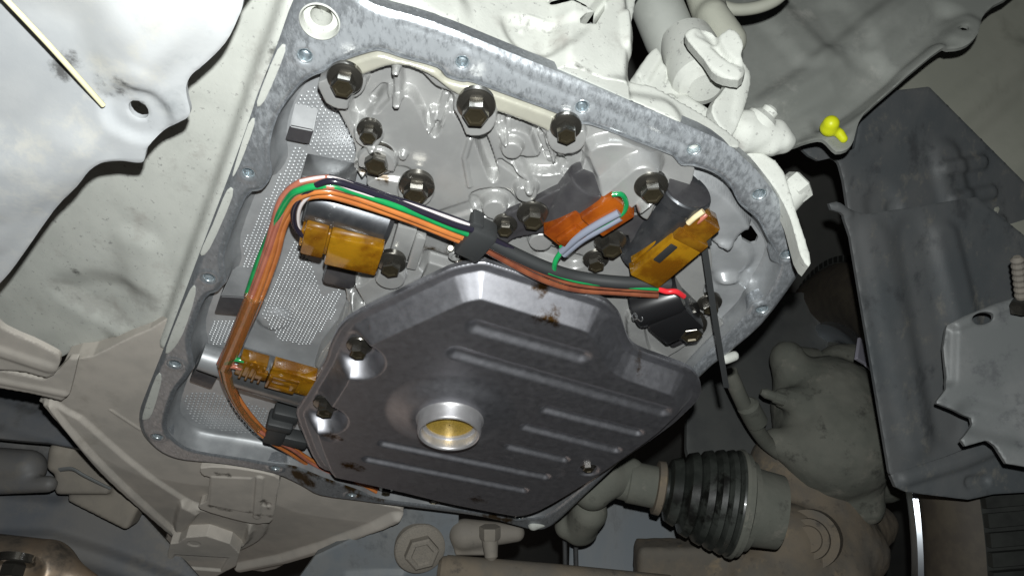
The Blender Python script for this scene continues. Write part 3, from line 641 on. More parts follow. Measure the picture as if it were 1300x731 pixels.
# ================================================================== solenoids
def hor(v): v = np.array(v); v[2] = 0; return v/np.linalg.norm(v)
s1 = thing('solenoid', 'dark steel solenoid cylinder lying under the wire bend at upper left, plug below it', 'solenoid', Q(440, 262, -4), 'solenoids around the valve body')
lathe('solenoid_can', [(0, 12), (.015, 13.6), (.93, 14), (.985, 12.8), (1, 10)], Q(392, 248, -2), Q(497, 282, -2), M['steel'], s1, 40)
xd = hor(Q(452, 345)-Q(410, 335)); Box(Q(431, 350, -4), xd, np.cross(DN, xd)).add(-9, 10, -9, 12, -9, 2, 3.0).done('end_plug', M['plate'], s1)
B = Box(Q(420, 226, 3), hor(Q(450, 236)-Q(400, 226)), np.cross(DN, hor(Q(450, 236)-Q(400, 226))))
B.add(-14, 12, -6, 1, -14, 4, .8).done('can_bracket', M['gsteel'], s1)
s2 = thing('solenoid', 'plain grey solenoid cylinder in the lower left corner carrying the ridged amber connector', 'solenoid', Q(340, 475, -4), 'solenoids around the valve body')
lathe('solenoid_can', [(0, 12), (.02, 14), (.95, 14), (1, 12.5)], Q(290, 462, -6), Q(396, 494, -6), M['gsteel'], s2, 40)
lathe('end_plug', [(0, 9), (.9, 10), (1, 10)], Q(255, 452, -7), Q(292, 463, -7), M['wall'], s2, 28)
s3 = thing('solenoid', 'glossy dark solenoid with round end face just above the orange connector', 'solenoid', Q(735, 250, -4), 'solenoids around the valve body')
lathe('solenoid_can', [(0, 12), (.94, 12), (.985, 11.5), (1, 10.6)], Q(712, 276, -2), Q(750, 227, 1), M['plate'], s3, 40)
s4 = thing('solenoid', 'dark grey solenoid with wide round end face near the right flange', 'solenoid', Q(850, 265, -4), 'solenoids around the valve body')
lathe('solenoid_can', [(0, 12.5), (.86, 13), (.88, 14.2), (.985, 14.2), (1, 13.4)], Q(812, 325, -2), Q(872, 240, 0), M['steel'], s4, 44)
ax4 = hor(Q(872, 240)-Q(812, 325)); lathe('end_face', [(0, 13.0), (1, 13.0)], Q(872,240,0)-ax4*.001, Q(872,240,0)+ax4*.0004, M['plate'], s4, 44)
s5 = thing('solenoid', 'black plastic solenoid at the right with a red wire going in', 'solenoid', Q(835, 395, -2), 'solenoids around the valve body')
lathe('solenoid_can', [(0, 11.2), (.04, 12), (.9, 12), (1, 11)], Q(806, 392, 2), Q(866, 372, 2), M['black'], s5, 36)
xd = hor(Q(880, 360)-Q(800, 400)); B = Box(Q(850, 398, 4), xd, np.cross(DN, xd))
B.add(-12, 14, -14, 8, -12, 10, 2.0).add(-10, 4, 6, 17, -12, 7, 1.2).add(-4, 10, -16, -12, -4, 8, 1).add(-7, -5.5, 8, 12, 6, 8.2, .3).add(-4.5, -3, 8, 12, 6, 8.2, .3).add(-2, -.5, 8, 12, 6, 8.2, .3)
B.done('plug_body', M['black'], s5)
B = Box(Q(868, 422, -3), xd, np.cross(DN, xd)); B.add(-14, 9, -9, 8, -4, 1.5, 2).done('mounting_ear', M['plate'], s5)
bolt(s5, 877, 421, 21, 5, .9)
def text(s, name, pos, xdir, size, m, parent, n=DN):
    cu = bpy.data.curves.new('t', 'FONT'); cu.body = s; cu.size = size; cu.extrude = .0002; cu.align_x = 'CENTER'; cu.align_y = 'CENTER'
    t = bpy.data.objects.new('t', cu); me = bpy.data.meshes.new_from_object(t); bpy.data.objects.remove(t); 
    z = np.array(n, float)/np.linalg.norm(n); x = np.array(xdir, float); x = x-z*(x@z); x /= np.linalg.norm(x); y = np.cross(z, x)
    Mx = Matrix(((x[0], y[0], z[0], pos[0]), (x[1], y[1], z[1], pos[1]), (x[2], y[2], z[2], pos[2]), (0, 0, 0, 1)))
    me.transform(Mx); return link(name, me, m, parent)

# ================================================================== connectors
def conn(label, c, k, a, b, group='wire connectors on the valve body'):
    t = thing('wire_connector', label, 'connector', Q(*c, k), group); xd = hor(Q(*b)-Q(*a)); return t, (lambda: Box(Q(*c, k), xd, np.cross(DN, xd)))
c1, B_ = conn('two-block amber connector under the wire bend, on the upper left solenoid', (437, 308), 10, (395, 300), (480, 320))
B_().add(-8, 20, -11, 11, -3, 9, 1.6).add(-8.5, 15, -13, 12, -7, -2.5, 1.0).add(-4, 10, 3, 12.5, -8, -4, .8).done('housing', M['amber'], c1)
B_().add(-21, -9, -9, 11, -4, 7, 1.4).add(-19, -13, -11, -8, -2, 5, .6).add(-22.5, -20, -6, 6, -3, 4, .6).add(-10.5, -7, -7, 8, -3, 5, .5).done('plug', M['amber2'], c1)
c2, B_ = conn('ridged amber connector with a long latch on the lower left solenoid', (350, 474), 8, (305, 460), (395, 485))
B_().add(-4, 24, -10, 10, -6, 4, .7).done('housing', M['amber'], c2)
B_().add(-3, 15, -9.5, -5.5, 4, 6, .5).add(-3, 15, 2.5, 6, 4, 6, .5).add(-1, 13, -3.5, .8, 3.6, 5.2, .5).add(11, 15, -6, 3, 4, 6.2, .4).add(-4, -1.5, -8, 5, 4, 7, .5).done('latch', M['amber2'], c2)
b = B_().add(-24, -7, -9, 9, -6, 3, .9)
for i in range(4): b.add(-21+4*i, -19.3+4*i, -10, 8, 3, 4.6, .4)
b.add(-12, -5, -3, 4, 2, 6, .6).done('plug', M['amber2'], c2)
c3, B_ = conn('orange connector with a grey and green wire laid along it', (750, 274), 8, (712, 302), (788, 252))
B_().add(-2, 21, -11, 9, -8, 8, 1.0, 1.2).done('housing', M['orange'], c3)
B_().add(-23, -1, -9, 11, -8, 5, .9).add(-20, -6, -4, 5, 4, 8, 1).done('plug', M['orange'], c3)
c4, B_ = conn('tall amber connector standing beside the black cable tie on the right', (855, 312), 8, (818, 338), (893, 272))
b = B_().add(-25, 10, -10, 11, -8, 8, 1.0, .6).add(-20, 10, 11, 12.8, -5, 3, .5); b.done('housing', M['amber'], c4)
B_().add(-8, 6, 4, 8.5, 7, 8.8, .4).done('slot', M['hole'], c4)
B_().add(11, 26, -8, 8, -7, 6, 1.2).add(9, 15, -9.5, 10, -8, 8, .8).add(20, 28, -1, 9, -5, 3, 1.0).done('plug', M['amber2'], c4)

# ================================================================== wiring harness
har = thing('wiring_harness', 'bundle of orange, green, black and white wires running across the valve body', 'wiring', Q(450, 300, 8))
MAIN = [(283,463,6),(300,425,8),(322,375,10),(342,322,11),(352,288,13),(366,258,16),(386,242,18),(416,238,18),(450,247,17),(490,261,16),(530,275,15),(575,292,14),(606,303,14),(650,327,13),(695,348,13),(735,359,12),(790,364,11),(836,368,10)]
def path(P, off, dk=0, i0=0, i1=None):
    ph = RS.rand(4)*6.28; off = off+0*np.arange(len(P))+1.1*np.sin(np.arange(len(P))*1.3+ph[0]); dkj = .7*np.sin(np.arange(len(P))*1.7+ph[1])
    xy = np.array([p[:2] for p in P], float); T = np.gradient(xy, axis=0); T /= np.linalg.norm(T, axis=1)[:, None]
    return [Q(x-ty*o, y+tx*o, p[2]+dk+j) for (x, y), (tx, ty), p, o, j in zip(xy, T, P, off, dkj)][i0:i1]
def wire(pts, m, label, r=1.5, n=10): tube('wire', pts, r*.9, m, har, n, 6, label=label)
wire(path(MAIN, 9, 0, 0, 13), M['worange'], 'outer orange wire of the bundle', 2.0)
wire(path(MAIN, 8, 0, 12), M['copper'], 'copper brown wire under the black sleeve', 2.0)
wire(path(MAIN, 4, 1.6, 0, 13), M['worange'], 'second orange wire of the bundle', 2.0)
wire(path(MAIN, -1, 1.6, 0, 9), M['pink'], 'salmon wire in the lower run of the bundle', 2.0)
wire(path(MAIN, -5, .6, 0, 5)+path(MAIN, -11, 0, 5, 8), M['pink'], 'salmon wire on the left side of the bend', 1.9)
wire(path(MAIN, -9, -1.6, 2, 4)+path(MAIN, -3, 2.6, 5, 13), M['green'], 'green wire of the bundle', 2.0)
LOOP = [(402,301,12),(384,298,13),(374,284,15),(374,264,18),(386,246,20)]
wire([Q(*p) for p in LOOP]+path(MAIN, -8, 2.5, 7, 14), M['wblack'], 'black wire looping out of the amber connector', 1.9)
wire([Q(402,307,12), Q(388,304,12), Q(379,288,14), Q(380,266,17), Q(391,250,19)]+path(MAIN, -6.5, 2.6, 7, 13), M['white'], 'white wire looping out of the amber connector', 1.1)
wire(path(MAIN, -12, 0, 6, 13), M['white'], 'white wire on the top side of the bundle', 1.0)
wire(path(MAIN, -13, -1.2, 7, 13), M['wblack'], 'dark wire on the top side of the bundle', 1.6)
tube('black_sleeve', path(MAIN, -6, 1.5, 12, 17)+[Q(850,360,9)], 3.6, M['rubber'], har, 14, 6)
wire(path(MAIN, -1, 4.2, 14), M['green'], 'thin green wire on the black sleeve', 1.0)
wire(path(MAIN, 2, 3.0, 12), M['copper'], 'salmon wire below the black sleeve', 1.4)
LOW = [(283,463,6),(290,490,6),(306,518,6),(327,543,5),(346,557,3),(372,572,-2),(398,590,-6),(430,603,-7),(458,610,-6),(480,620,-4)]
for off, dk, m, lb in ((-4, 0, 'worange', 'orange wire of the lower run'), (0, 1.5, 'pink', 'salmon wire of the lower run'), (4, 0, 'worange', 'second orange wire of the lower run')):
    wire(path(LOW, off, dk), M[m], lb, 1.5)
tube('amber_sleeve', path(LOW, -1, .5, 0, 4), 3.7, M['sleeve'], har, 16, 6)
tube('brown_sleeve', path(MAIN, 2, .6, 0, 3), 5.0, M['sleeve'], har, 16, 6)
wire([Q(286,458,8), Q(297,456,10), Q(310,458,10)], M['green'], 'green wire stub entering the ridged connector', 1.7)
wire([Q(284,464,8), Q(296,465,10), Q(308,468,10)], M['pink'], 'salmon wire stub entering the ridged connector', 1.7)
wire([Q(777,247,17), Q(789,247,17), Q(795,258,16), Q(790,271,15), Q(768,284,15), Q(735,300,14), Q(712,314,13)], M['green'], 'green wire looping over the orange connector', 1.5)
wire([Q(786,270,17), Q(760,284,17), Q(735,300,16), Q(713,319,14)], M['grey'], 'grey wire along the orange connector', 2.3)
wire([Q(788,276,15), Q(762,291,15), Q(738,305,14), Q(716,323,13)], M['grey'], 'second grey wire along the orange connector', 2.2)
wire([Q(712,320,14), Q(705,332,16), Q(704,346,16), Q(712,357,14)], M['green'], 'short green wire dropping to the bundle', 1.6)
wire([Q(834,366,13), Q(846,370,14), Q(858,370,14), Q(868,376,13)], M['red'], 'red wire entering the black solenoid', 1.8)
wire([Q(874,283,13), Q(882,276,14), Q(893,268,14)], M['cream_w'], 'cream wire leaving the tall amber connector', 1.7)
wire([Q(880,286,12), Q(889,279,13), Q(897,272,12)], M['pink'], 'mauve wire leaving the tall amber connector', 1.5)
xd = hor(Q(640,322)-Q(575,292)); B = Box(Q(606, 302, 13), xd, np.cross(DN, xd)); B.add(-7.5, 7.5, -12, 9, -8, 6, 2.5).add(-9, -2, 6, 11, -8, 3, 1.5).done('harness_clip', M['rubber'], har)
hc2 = thing('harness_clip', 'black plastic wire clip with a flat arm in the lower left corner', 'clip', Q(352, 540, 2))
xd = hor(Q(340,565)-Q(365,505)); B = Box(Q(352, 540, 3), xd, np.cross(DN, xd))
B.add(-6, 20, -6, 8, -8, 5, 2).add(-10, -2, -8, 10, -8, 7, 2).add(12, 24, -6, 26, -9, 2, 3).add(-18, -6, -6, 12, -9, 2, 2).done('clip_body', M['rubber'], hc2)
tie = thing('cable_tie', 'thin flat black cable tie hanging past the right flange edge', 'cable tie', Q(900, 330, 6))
A1, A2, A3 = Q(893, 306, 9), Q(907, 400, 15), Q(922, 491, 22); wv = RT*.0018+UP*(-.0002)
def ribbon(name, pts, w, t, m, parent):
    P = catmull(pts, 6, False); V = []
    for p in P: V += [p-w+t, p+w+t, p+w-t, p-w-t]
    Fc = [(4*i+a, 4*i+(a+1) % 4, 4*i+4+(a+1) % 4, 4*i+4+a) for i in range(len(P)-1) for a in range(4)]+[(0, 3, 2, 1), tuple(4*(len(P)-1)+a for a in range(4))]
    return link(name, mesh(name, V, Fc, False), m, parent)
ribbon('strap', [A1, A2, A3], wv, DN*.0007, M['rubber'], tie)
B = Box(A1, A2-A1, np.cross(DN, A2-A1)); B.add(-4, 3, -4, 4, -3, 2, .8).done('lock', M['rubber'], tie)

# ================================================================== upper left: undercover, bracket, stick
und = thing('undercover_panel', 'large pale grey undercover panel at upper left with wavy edge and round hole', 'panel', Q(120, 120, 28))
HU = HP(40); fu = Feat(HU)
fu.cap([(215,-20),(95,150),(-30,290)], 9, 1.5, 10).cap([(-20,120),(60,70)], 14, -5, 26).cap([(240,20),(150,70)], 4, 2, 14).cap([(-20,240),(90,200)], 6, 2, 16).cap([(173,146)], 10, -2.5, 6).cap([(140,110),(175,100)], 3, 1, 6)
fu.fn(lambda X, Y: -.0*X)
us = poly(HU, [(-60,-60),(310,-60),(309,0),(301,26),(286,55),(262,80),(243,96),(236,110),(237,125),(241,142),(237,151),(224,158),(206,170),(187,188),(183,203),(177,208),(150,205),(132,205),(115,214),(98,236),(68,268),(20,336),(-4,364),(-60,420)], 3)
hx, hy = HU.pix(173, 145); hr = 12*dep(173, 145, 40)/FPX
usd = lambda X, Y: np.maximum(us(X, Y), hr-np.hypot(X-hx, (Y-hy)*.86)); usd.box = us.box
uw = lines(HU, [([(215,-20),(95,150),(-30,290)], .45)], 22); ug = lines(HU, [([(128,110),(160,106)], .75), ([(70,98),(85,82)], .7), ([(135,124),(150,122)], .5), ([(205,160),(225,140)], .4), ([(28,30),(34,36)], .6), ([(185,165),(195,150)], .3)], 6)
relief('panel_sheet', HU, usd, fu, M['under'], und, 1.6, 2.5, wear_tone=lambda x, y: (uw(x, y), ug(x, y)))
st = tube('plastic_stick', [Q(-15,-24,48), Q(60,55,47), Q(131,134,42)], 1.1, M['stick'], None, 8, 3)
tag(st, 'thin pale yellow stick lying across the upper left panel', 'stick')
br = thing('folded_bracket', 'dusty folded sheet metal bracket at the left edge', 'bracket', Q(40, 460, 4))
HBk = HP(6); relief('upper_leaf', HBk, poly(HBk, [(-40,385),(4,417),(40,433),(66,446),(76,454),(72,470),(60,480),(30,472),(-40,460)], 2), Feat(HBk).cap([(-20,440),(60,466)], 2, 1.5, 6), M['dust2'], br, 1.6, 3)
HBk2 = HP(2); relief('lower_leaf', HBk2, poly(HBk2, [(-40,462),(20,474),(55,482),(74,470),(88,455),(99,455),(92,485),(88,500),(78,509),(40,500),(-40,486)], 1), Feat(HBk2).cap([(-20,480),(80,500)], 1, 1, 4), M['dust2'], br, 1.6, 3)

# ================================================================== lower left: subframe and mount
sub = thing('subframe', 'blue grey dusty subframe at lower left with a bronze mount in its corner', 'subframe', at(80, 640, .78))
SP = P3((20,500,.74), (20,731,.70), (260,720,.74)); fsb = Feat(SP)
fsb.cap([(-20,690),(60,690),(130,712),(220,745)], 4, 6, 10).cap([(-20,540),(90,570),(180,625)], 8, 5, 14).cap([(-10,600),(70,610)], 10, -6, 12)
relief('crossmember', SP, poly(SP, [(-60,520),(60,510),(110,575),(170,640),(260,740),(300,790),(-60,800)], 2), fsb, M['frame'], sub, 3, 8)
SP2 = P3((0,520,.68), (90,570,.68), (60,480,.70)); relief('upper_rail', SP2, poly(SP2, [(-40,470),(60,500),(110,530),(130,560),(125,575),(60,562),(-40,552)], 1), Feat(SP2).cap([(-20,520),(110,560)], 6, 4, 10), M['frame'], sub, 2.5, 6)
blob('pipe_stub', [con(at(-20,592,.69), at(34,594,.69), .017, .016), con(at(-20,618,.68), at(62,614,.68), .007, .007)], M['frame'], sub, 3, 4)
blob('tan_casting', [rbox(at(112,598,.70), RT, UP, .024, .018, .012, .004), rbox(at(100,575,.70), RT, UP-RT*.1, .014, .010, .010), con(at(75,572,.69), at(70,590,.69), .008, .006), rbox(at(140,630,.71), RT-UP*.5, UP, .03, .016, .012, .004)], M['tan'], sub, 2.2, 5, cut=[con(at(118,610,.685), at(108,660,.685), .002, .002)])
tube('clamp_strip', [at(76,596,.685), at(92,595,.68), at(108,604,.68), at(140,620,.69)], 2.2, M['bracket'], sub, 8, 5, .5)
blob('mount_bush', [con(at(-10,728,.62), at(52,728,.62), .030, .026), con(at(60,722,.62), at(110,742,.62), .018, .010)], M['bronze'], sub, 2, 6, cut=[sph(at(20,722,.585), .020)])
bolt(sub, 0, 0, 22, 0, .9, pos=at(20,712,.60), ax=DN+UP*-.3, mats=M['bolt'])

# ================================================================== bottom middle
plt = thing('mount_plate', 'blue grey mounting plate with one large washered bolt below the bell housing', 'plate', at(510, 700, .72))
MP = P3((450,700,.72), (580,700,.72), (510,660,.715)); relief('plate', MP, poly(MP, [(360,760),(400,705),(470,672),(505,640),(582,640),(582,745),(440,760)], 0), Feat(MP).cap([(440,733),(510,730)], 3, 4, 3), M['blue'], plt, 2.5, 10)
mn = MP.n; bolt(plt, 0, 0, 31, 0, .62, pos=at(533,695,.716), ax=mn+RT*.3, mats=M['tan'])
bj = thing('ball_joint', 'dusty ball joint stud hanging under the pan edge', 'ball joint', at(622, 690, .72))
blob('joint_lug', [con(at(590,678,.72), at(655,676,.72), .014, .008), rbox(at(600,684,.725), RT, UP, .016, .012, .01)], M['tan'], bj, 2, 4)
lathe('nut', [(0, 9.5), (.8, 9.5), (1, 8.5)], at(622,668,.705), at(622,684,.705), M['tan'], bj, 6)
lathe('stud', [(0, 7.5), (.7, 6.0), (.85, 5.8), (1, 3)], at(622,684,.705), at(624,711,.70), M['tan'], bj, 18)
rod = thing('track_rod', 'thick dusty brown rod slanting along the bottom edge', 'rod', at(700, 720, .70))
lathe('rod_tube', [(0, 13.5), (.5, 15), (1, 15)], at(566,724,.70), at(850,752,.70), M['rust'], rod, 28)
lathe('rod_end', [(0, 8), (.3, 12), (1, 13.5)], at(556,723,.70), at(570,724.5,.70), M['rust'], rod, 24)
blk = thing('cross_beam', 'blue grey beam side with two bright thin pipes in front', 'beam', at(780, 680, .84))
BP = P3((700,690,.86), (850,690,.86), (780,640,.88)); relief('beam_face', BP, poly(BP, [(725,610),(850,600),(870,740),(722,740)], 0), None, M['blue'], blk, 6, 10)
for x in (717, 731): tube('pipe', [at(x-1,660,.80), at(x,690,.80), at(x+1,735,.80)], 2.4, M['gsteel'], blk, 8, 3)
arm = thing('lower_arm_mount', 'pair of dark dusty rounded lugs just below the right corner of the filter', 'mount', at(750, 660, .80))
blob('lug', [con(at(748,650,.74), at(735,672,.76), .017, .015), con(at(720,668,.76), at(742,672,.76), .012, .013)], M['dirt'], arm, 2.2, 3)
blob('lug', [con(at(770,605,.72), at(752,622,.72), .016, .018), con(at(800,600,.73), at(770,612,.72), .014, .016)], M['dirt'], arm, 2.2, 4)

for px, py, r in ((682, 664, 7), (926, 453, 7)):
    blob('case_lug', [con(at(px-5, py+2, dep(px, py)+.004), at(px+6, py-1, dep(px, py)+.006), r*dep(px, py)/FPX, r*.9*dep(px, py)/FPX)], M['dust'], case, 1, 2, noise=.3)
dm = dep(808, 393, 2)-.0122
tube('mould_mark', [at(x, y, dm) for x, y in ((806,397),(803,400),(804,405),(808,405),(809,401),(806,397),(807,402),(811,406),(814,408),(816,405),(815,402))], .42, M['gsteel'], s5, 6, 3)
# ================================================================== drive shaft
ds = thing('drive_shaft', 'drive shaft with a ribbed black rubber boot going out to the wheel', 'drive shaft', at(900, 640, .74))
X0, X1 = at(772,606,.73), at(1000,652,.72); DX = (X1-X0)/np.linalg.norm(X1-X0); mmx = lambda px: (px-772)*.715
lathe('shaft', [(0, 16.5), (18, 17.5), (19, 19), (46, 19), (48, 17), (70, 17)], X0, X0+DX, M['dirt'], ds, 32, False)
bpf = [(mmx(836), 19)]; prof = [(842,24),(848,24),(852,33),(866,37),(871,33),(878,43),(890,46),(895,41),(902,48.5),(912,51),(916,46),(922,52),(930,54),(934,48.5),(939,54),(946,56),(950,51),(954,56),(960,57)]
lathe('boot', [(mmx(842+(x-842)*.78), r*.84) for x, r in prof], X0, X0+DX, M['boot'], ds, 64, False)
lathe('boot_clamp', [(mmx(832), 20), (mmx(833), 24), (mmx(841), 24.5), (mmx(843), 22)], X0, X0+DX, M['rust'], ds, 40, False)
lathe('outer_joint', [(mmx(931), 44), (mmx(932), 48.5), (mmx(936), 49), (mmx(937), 46.5), (mmx(943), 46.5), (mmx(946), 41), (mmx(953), 40), (mmx(955), 35), (mmx(990), 33)], X0, X0+DX, M['dirt'], ds, 56, False)
# knuckle
kn = thing('steering_knuckle', 'brown dusty steering knuckle behind the boot at the bottom right', 'knuckle', at(1030, 680, .82))
blob('knuckle_casting', [con(at(1010,600,.86), at(1060,700,.84), .050, .045), con(at(1000,690,.80), at(1090,700,.84), .040, .030), con(at(960,735,.78), at(1060,735,.80), .030, .034), con(at(1050,640,.86), at(1100,670,.90), .04, .025), rbox(at(870,716,.80), RT, UP, .05, .022, .02, .006), con(at(1090,690,.86), at(1118,665,.9), .022, .018)], M['rust'], kn, 4, 14, noise=1)
lathe('knuckle_boss', [(0, 30), (.7, 28), (.72, 20), (.9, 19), (.92, 13), (1, 12)], at(1030,684,.80), at(1026,684,.765), M['rust'], kn, 32)
# caliper and disc
cal = thing('brake_caliper', 'dusty grey brake caliper with bleeder nipple and brake hose at the right', 'brake caliper', at(1060, 540, .84))
blob('caliper_body', [con(at(1050,520,.86), at(1060,560,.84), .058, .062), con(at(1105,520,.88), at(1110,580,.88), .05, .05), con(at(1000,455,.86), at(1020,500,.86), .019, .030), con(at(995,505,.82), at(1030,515,.83), .011, .022), con(at(1082,590,.84), at(1098,642,.83), .028, .020), con(at(1075,600,.84), at(1082,632,.83), .02, .018), con(at(985,560,.82), at(1030,575,.82), .014, .03), con(at(1068,470,.90), at(1120,480,.90), .03, .04)], M['dirt'], cal, 3.2, 10, noise=.8)
lathe('bleeder_nipple', [(0, 6.5), (.4, 6.5), (.45, 5), (.8, 5), (1, 3)], at(995,507,.80), at(966,497,.80), M['dirt'], cal, 12)
tube('brake_hose', [at(926,472,.76), at(938,500,.77), at(955,535,.79), at(972,560,.81), at(990,575,.82)], 7.5, M['dirt'], cal, 14, 6)
lathe('hose_fitting', [(0, 8), (.1, 11), (.9, 11), (1, 8)], at(948,512,.775), at(962,538,.79), M['dirt'], cal, 16)
lathe('pad_pin', [(0, 9), (1, 9)], at(1000,448,.87), at(1035,452,.90), M['dirt'], cal, 16)
dirt = thing('brake_backing', 'dark flat brake dust shield behind the caliper', 'dust shield', at(1000, 440, .98))
DP = P3((960,430,.98), (1080,430,1.02), (1000,560,.90)); relief('shield_face', DP, poly(DP, [(880,500),(940,420),(1000,372),(1050,385),(1085,440),(1100,520),(1060,640),(960,660),(880,600)], 3), Feat(DP).cap([(1040,400),(1075,450)], 4, 4, 4), M['disc'], dirt, 5, 6)
# wheel
wh = thing('wheel', 'road wheel at the bottom right with bright rim lip and black tread', 'wheel', (.40, .915, .76))
wc = np.array([.40, .915, .76]); wx = np.array([1.0, 0, 0])
def ring(name, prof, m, n=96, **kw):
    me = lathe_mesh(name, [(t*.001, r*.001) for t, r in prof], wc, wx, n, True, False); sharp(me, 40); return link(name, me, m, wh, **kw)
ring('rim_barrel', [(60, 120), (34, 158), (12, 178), (-2, 196), (0, 206)], M['rim'])
ring('rim_lip', [(2, 201), (-5, 206), (-11, 212), (-13, 219), (-11, 225), (-3, 229), (5, 226)], M['chrome'])
ring('tyre_sidewall', [(4, 224), (-6, 230), (-14, 242), (-18, 262), (-12, 284), (2, 298), (10, 302)], M['tyre'])
ring('tread_base', [(10, 301), (60, 304), (190, 304)], M['tread'])
V = []; Fc = []
for i in range(120):
    for lane, (t0, t1, sk) in enumerate(((10, 48, .010), (54, 96, -.012), (102, 146, .012), (152, 190, -.01))):
        a0 = 2*math.pi*(i+.5*(lane % 2))/120; a1 = a0+2*math.pi/120*.72; b0 = len(V)
        for r in (303.5, 311):
            for t, a, in ((t0, a0), (t1, a0+sk), (t1, a1+sk), (t0, a1)): V.append(wc+np.array([t*.001, -math.cos(a)*r*.001, math.sin(a)*r*.001]))
        for f in ((4, 5, 6, 7), (0, 1, 5, 4), (1, 2, 6, 5), (2, 3, 7, 6), (3, 0, 4, 7)): Fc.append(tuple(b0+k for k in f))
link('tread_blocks', mesh('tread_blocks', V, Fc, False), M['tread'], wh, kind='stuff')

# ================================================================== right: shields and liners
shd = thing('splash_shield', 'long blue grey splash shield in front of the wheel at the right', 'splash shield', at(1150, 400, .66))
S1 = P3((1050,200,.66), (1120,600,.66), (1280,400,.70)); fh = Feat(S1)
fh.cap([(1120,260),(1160,420),(1190,560)], 8, -3, 14).cap([(1200,200),(1230,330),(1260,420)], 8, 4, 12).cap([(1137,265)], 4, -2, 5).cap([(1095,300),(1140,580)], 6, 2, 12)
for i in range(5): fh.cap([(1195+i*14,215+i*38),(1245+i*12,206+i*38)], 4, 4.5, 4)
relief('upper_sheet', S1, poly(S1, [(1015,186),(1045,178),(1060,195),(1085,190),(1090,165),(1090,120),(1180,110),(1330,260),(1340,420),(1200,420),(1078,270),(1072,230),(1066,207),(1058,200),(1040,204),(1028,198)], 1), fh, M['shield'], shd, 2.5, 3)
S2 = P3((1070,280,.645), (1128,600,.645), (1280,450,.67)); fh2 = Feat(S2); fh2.cap([(1110,300),(1165,560)], 5, 2.5, 14).cap([(1160,300),(1205,540)], 8, -3, 14).cap([(1200,300),(1230,420)], 6, 3, 10).cap([(1065,262),(1078,272)], 2, 2, 3)
relief('lower_sheet', S2, poly(S2, [(1053,258),(1062,256),(1080,266),(1100,272),(1240,250),(1340,330),(1340,560),(1240,590),(1150,616),(1138,612),(1130,600),(1120,540),(1100,420),(1080,300),(1070,271),(1056,266)], 1), fh2, M['shield'], shd, 2.5, 3)
S3 = P3((1140,612,.645), (1300,618,.66), (1260,570,.66)); fh3 = Feat(S3); fh3.cap([(1150,608),(1225,585),(1260,570)], 2, 3, 6).cap([(1232,612),(1250,609)], 3, -3, 3)
relief('bottom_fold', S3, poly(S3, [(1131,602),(1200,580),(1262,556),(1345,560),(1345,628),(1300,625),(1262,627),(1230,634),(1205,631),(1180,628),(1150,624),(1138,618)], 1), fh3, M['shield'], shd, 2, 4)
bk = thing('body_bracket', 'light grey metal bracket at the right edge with an oval hole and stud', 'bracket', at(1250, 470, .60))
K1 = P3((1200,430,.61), (1200,500,.60), (1300,450,.60)); fk = Feat(K1); fk.cap([(1205,420),(1203,480)], 2, -3, 6).cap([(1238,530),(1300,545)], 5, -4, 12).cap([(1215,412),(1290,384)], 2, 2, 4)
ks = poly(K1, [(1204,412),(1222,402),(1262,386),(1300,374),(1350,370),(1350,600),(1278,588),(1264,566),(1254,558),(1226,566),(1220,558),(1236,541),(1240,531),(1188,511),(1201,494),(1204,480),(1200,440)], 0)
hx2, hy2 = K1.pix(1247, 404); hxa = np.array(K1.pix(1256, 402))-np.array([hx2, hy2]); hl = np.linalg.norm(hxa); hxa /= hl
ksd = lambda X, Y: np.maximum(ks(X, Y), .0055*1.0-np.hypot(((X-hx2)*hxa[0]+(Y-hy2)*hxa[1])*.55, (X-hx2)*-hxa[1]+(Y-hy2)*hxa[0])*1.2); ksd.box = ks.box
relief('bracket_plate', K1, ksd, fk, M['bracket'], bk, 1.8, 4)
lathe('stud', [(i/14, 4.6 if i % 2 else 3.8) for i in range(14)]+[(1, 2.5)], at(1297,378,.585), at(1291,326,.57), M['tan'], bk, 14)
lathe('stud_nut', [(0, 9), (.8, 9), (1, 7)], at(1300,395,.59), at(1298,380,.588), M['bolt'], bk, 6)
ln = thing('fender_liner', 'grey plastic fender liner at upper right with a holed ear and a yellow clip', 'fender liner', at(1100, 80, .62))
L1 = P3((960,160,.58), (1250,20,.62), (1000,10,.64)); fn_ = Feat(L1)
fn_.cap([(975,135),(1040,90),(1090,45),(1180,-20)], 3, 4, 12).cap([(1060,150),(1110,100),(1200,20)], 4, -6, 14).cap([(1000,160),(1080,120),(1110,90)], 8, -7, 16).cap([(1223,37)], 12, 2, 8).cap([(985,20),(1030,70)], 6, 4, 14).cap([(1060,20),(1085,60)], 8, -3, 16).cap([(1052,165),(1095,135),(1190,62)], 3, 3, 5)
ls = poly(L1, [(930,200),(965,190),(997,186),(1020,177),(1042,175),(1053,184),(1062,192),(1076,189),(1084,178),(1088,162),(1098,142),(1130,116),(1165,87),(1195,64),(1214,61),(1230,56),(1241,44),(1247,22),(1262,6),(1290,-12),(1290,-50),(900,-50),(900,120)], 2)
hx3, hy3 = L1.pix(1223, 37)
lsd2 = lambda X, Y: np.maximum(ls(X, Y), .0036-np.hypot(X-hx3, Y-hy3)); lsd2.box = ls.box
relief('liner_sheet', L1, lsd2, fn_, M['liner'], ln, 2.2, 3)
yc = at(1053,162,.565); blob('yellow_clip', [con(yc, yc+L1.n*.004, .0066, .0058), con(yc+RT*.007-UP*.004, yc+RT*.010-UP*.008, .0035, .003)], M['yellow'], ln, 1, 2)
fl = thing('rear_liner', 'olive grey folded wheel arch liner at the right edge', 'wheel arch liner', at(1250, 150, .70))
L2 = P3((1150,120,.72), (1300,320,.70), (1290,60,.76)); f2 = Feat(L2)
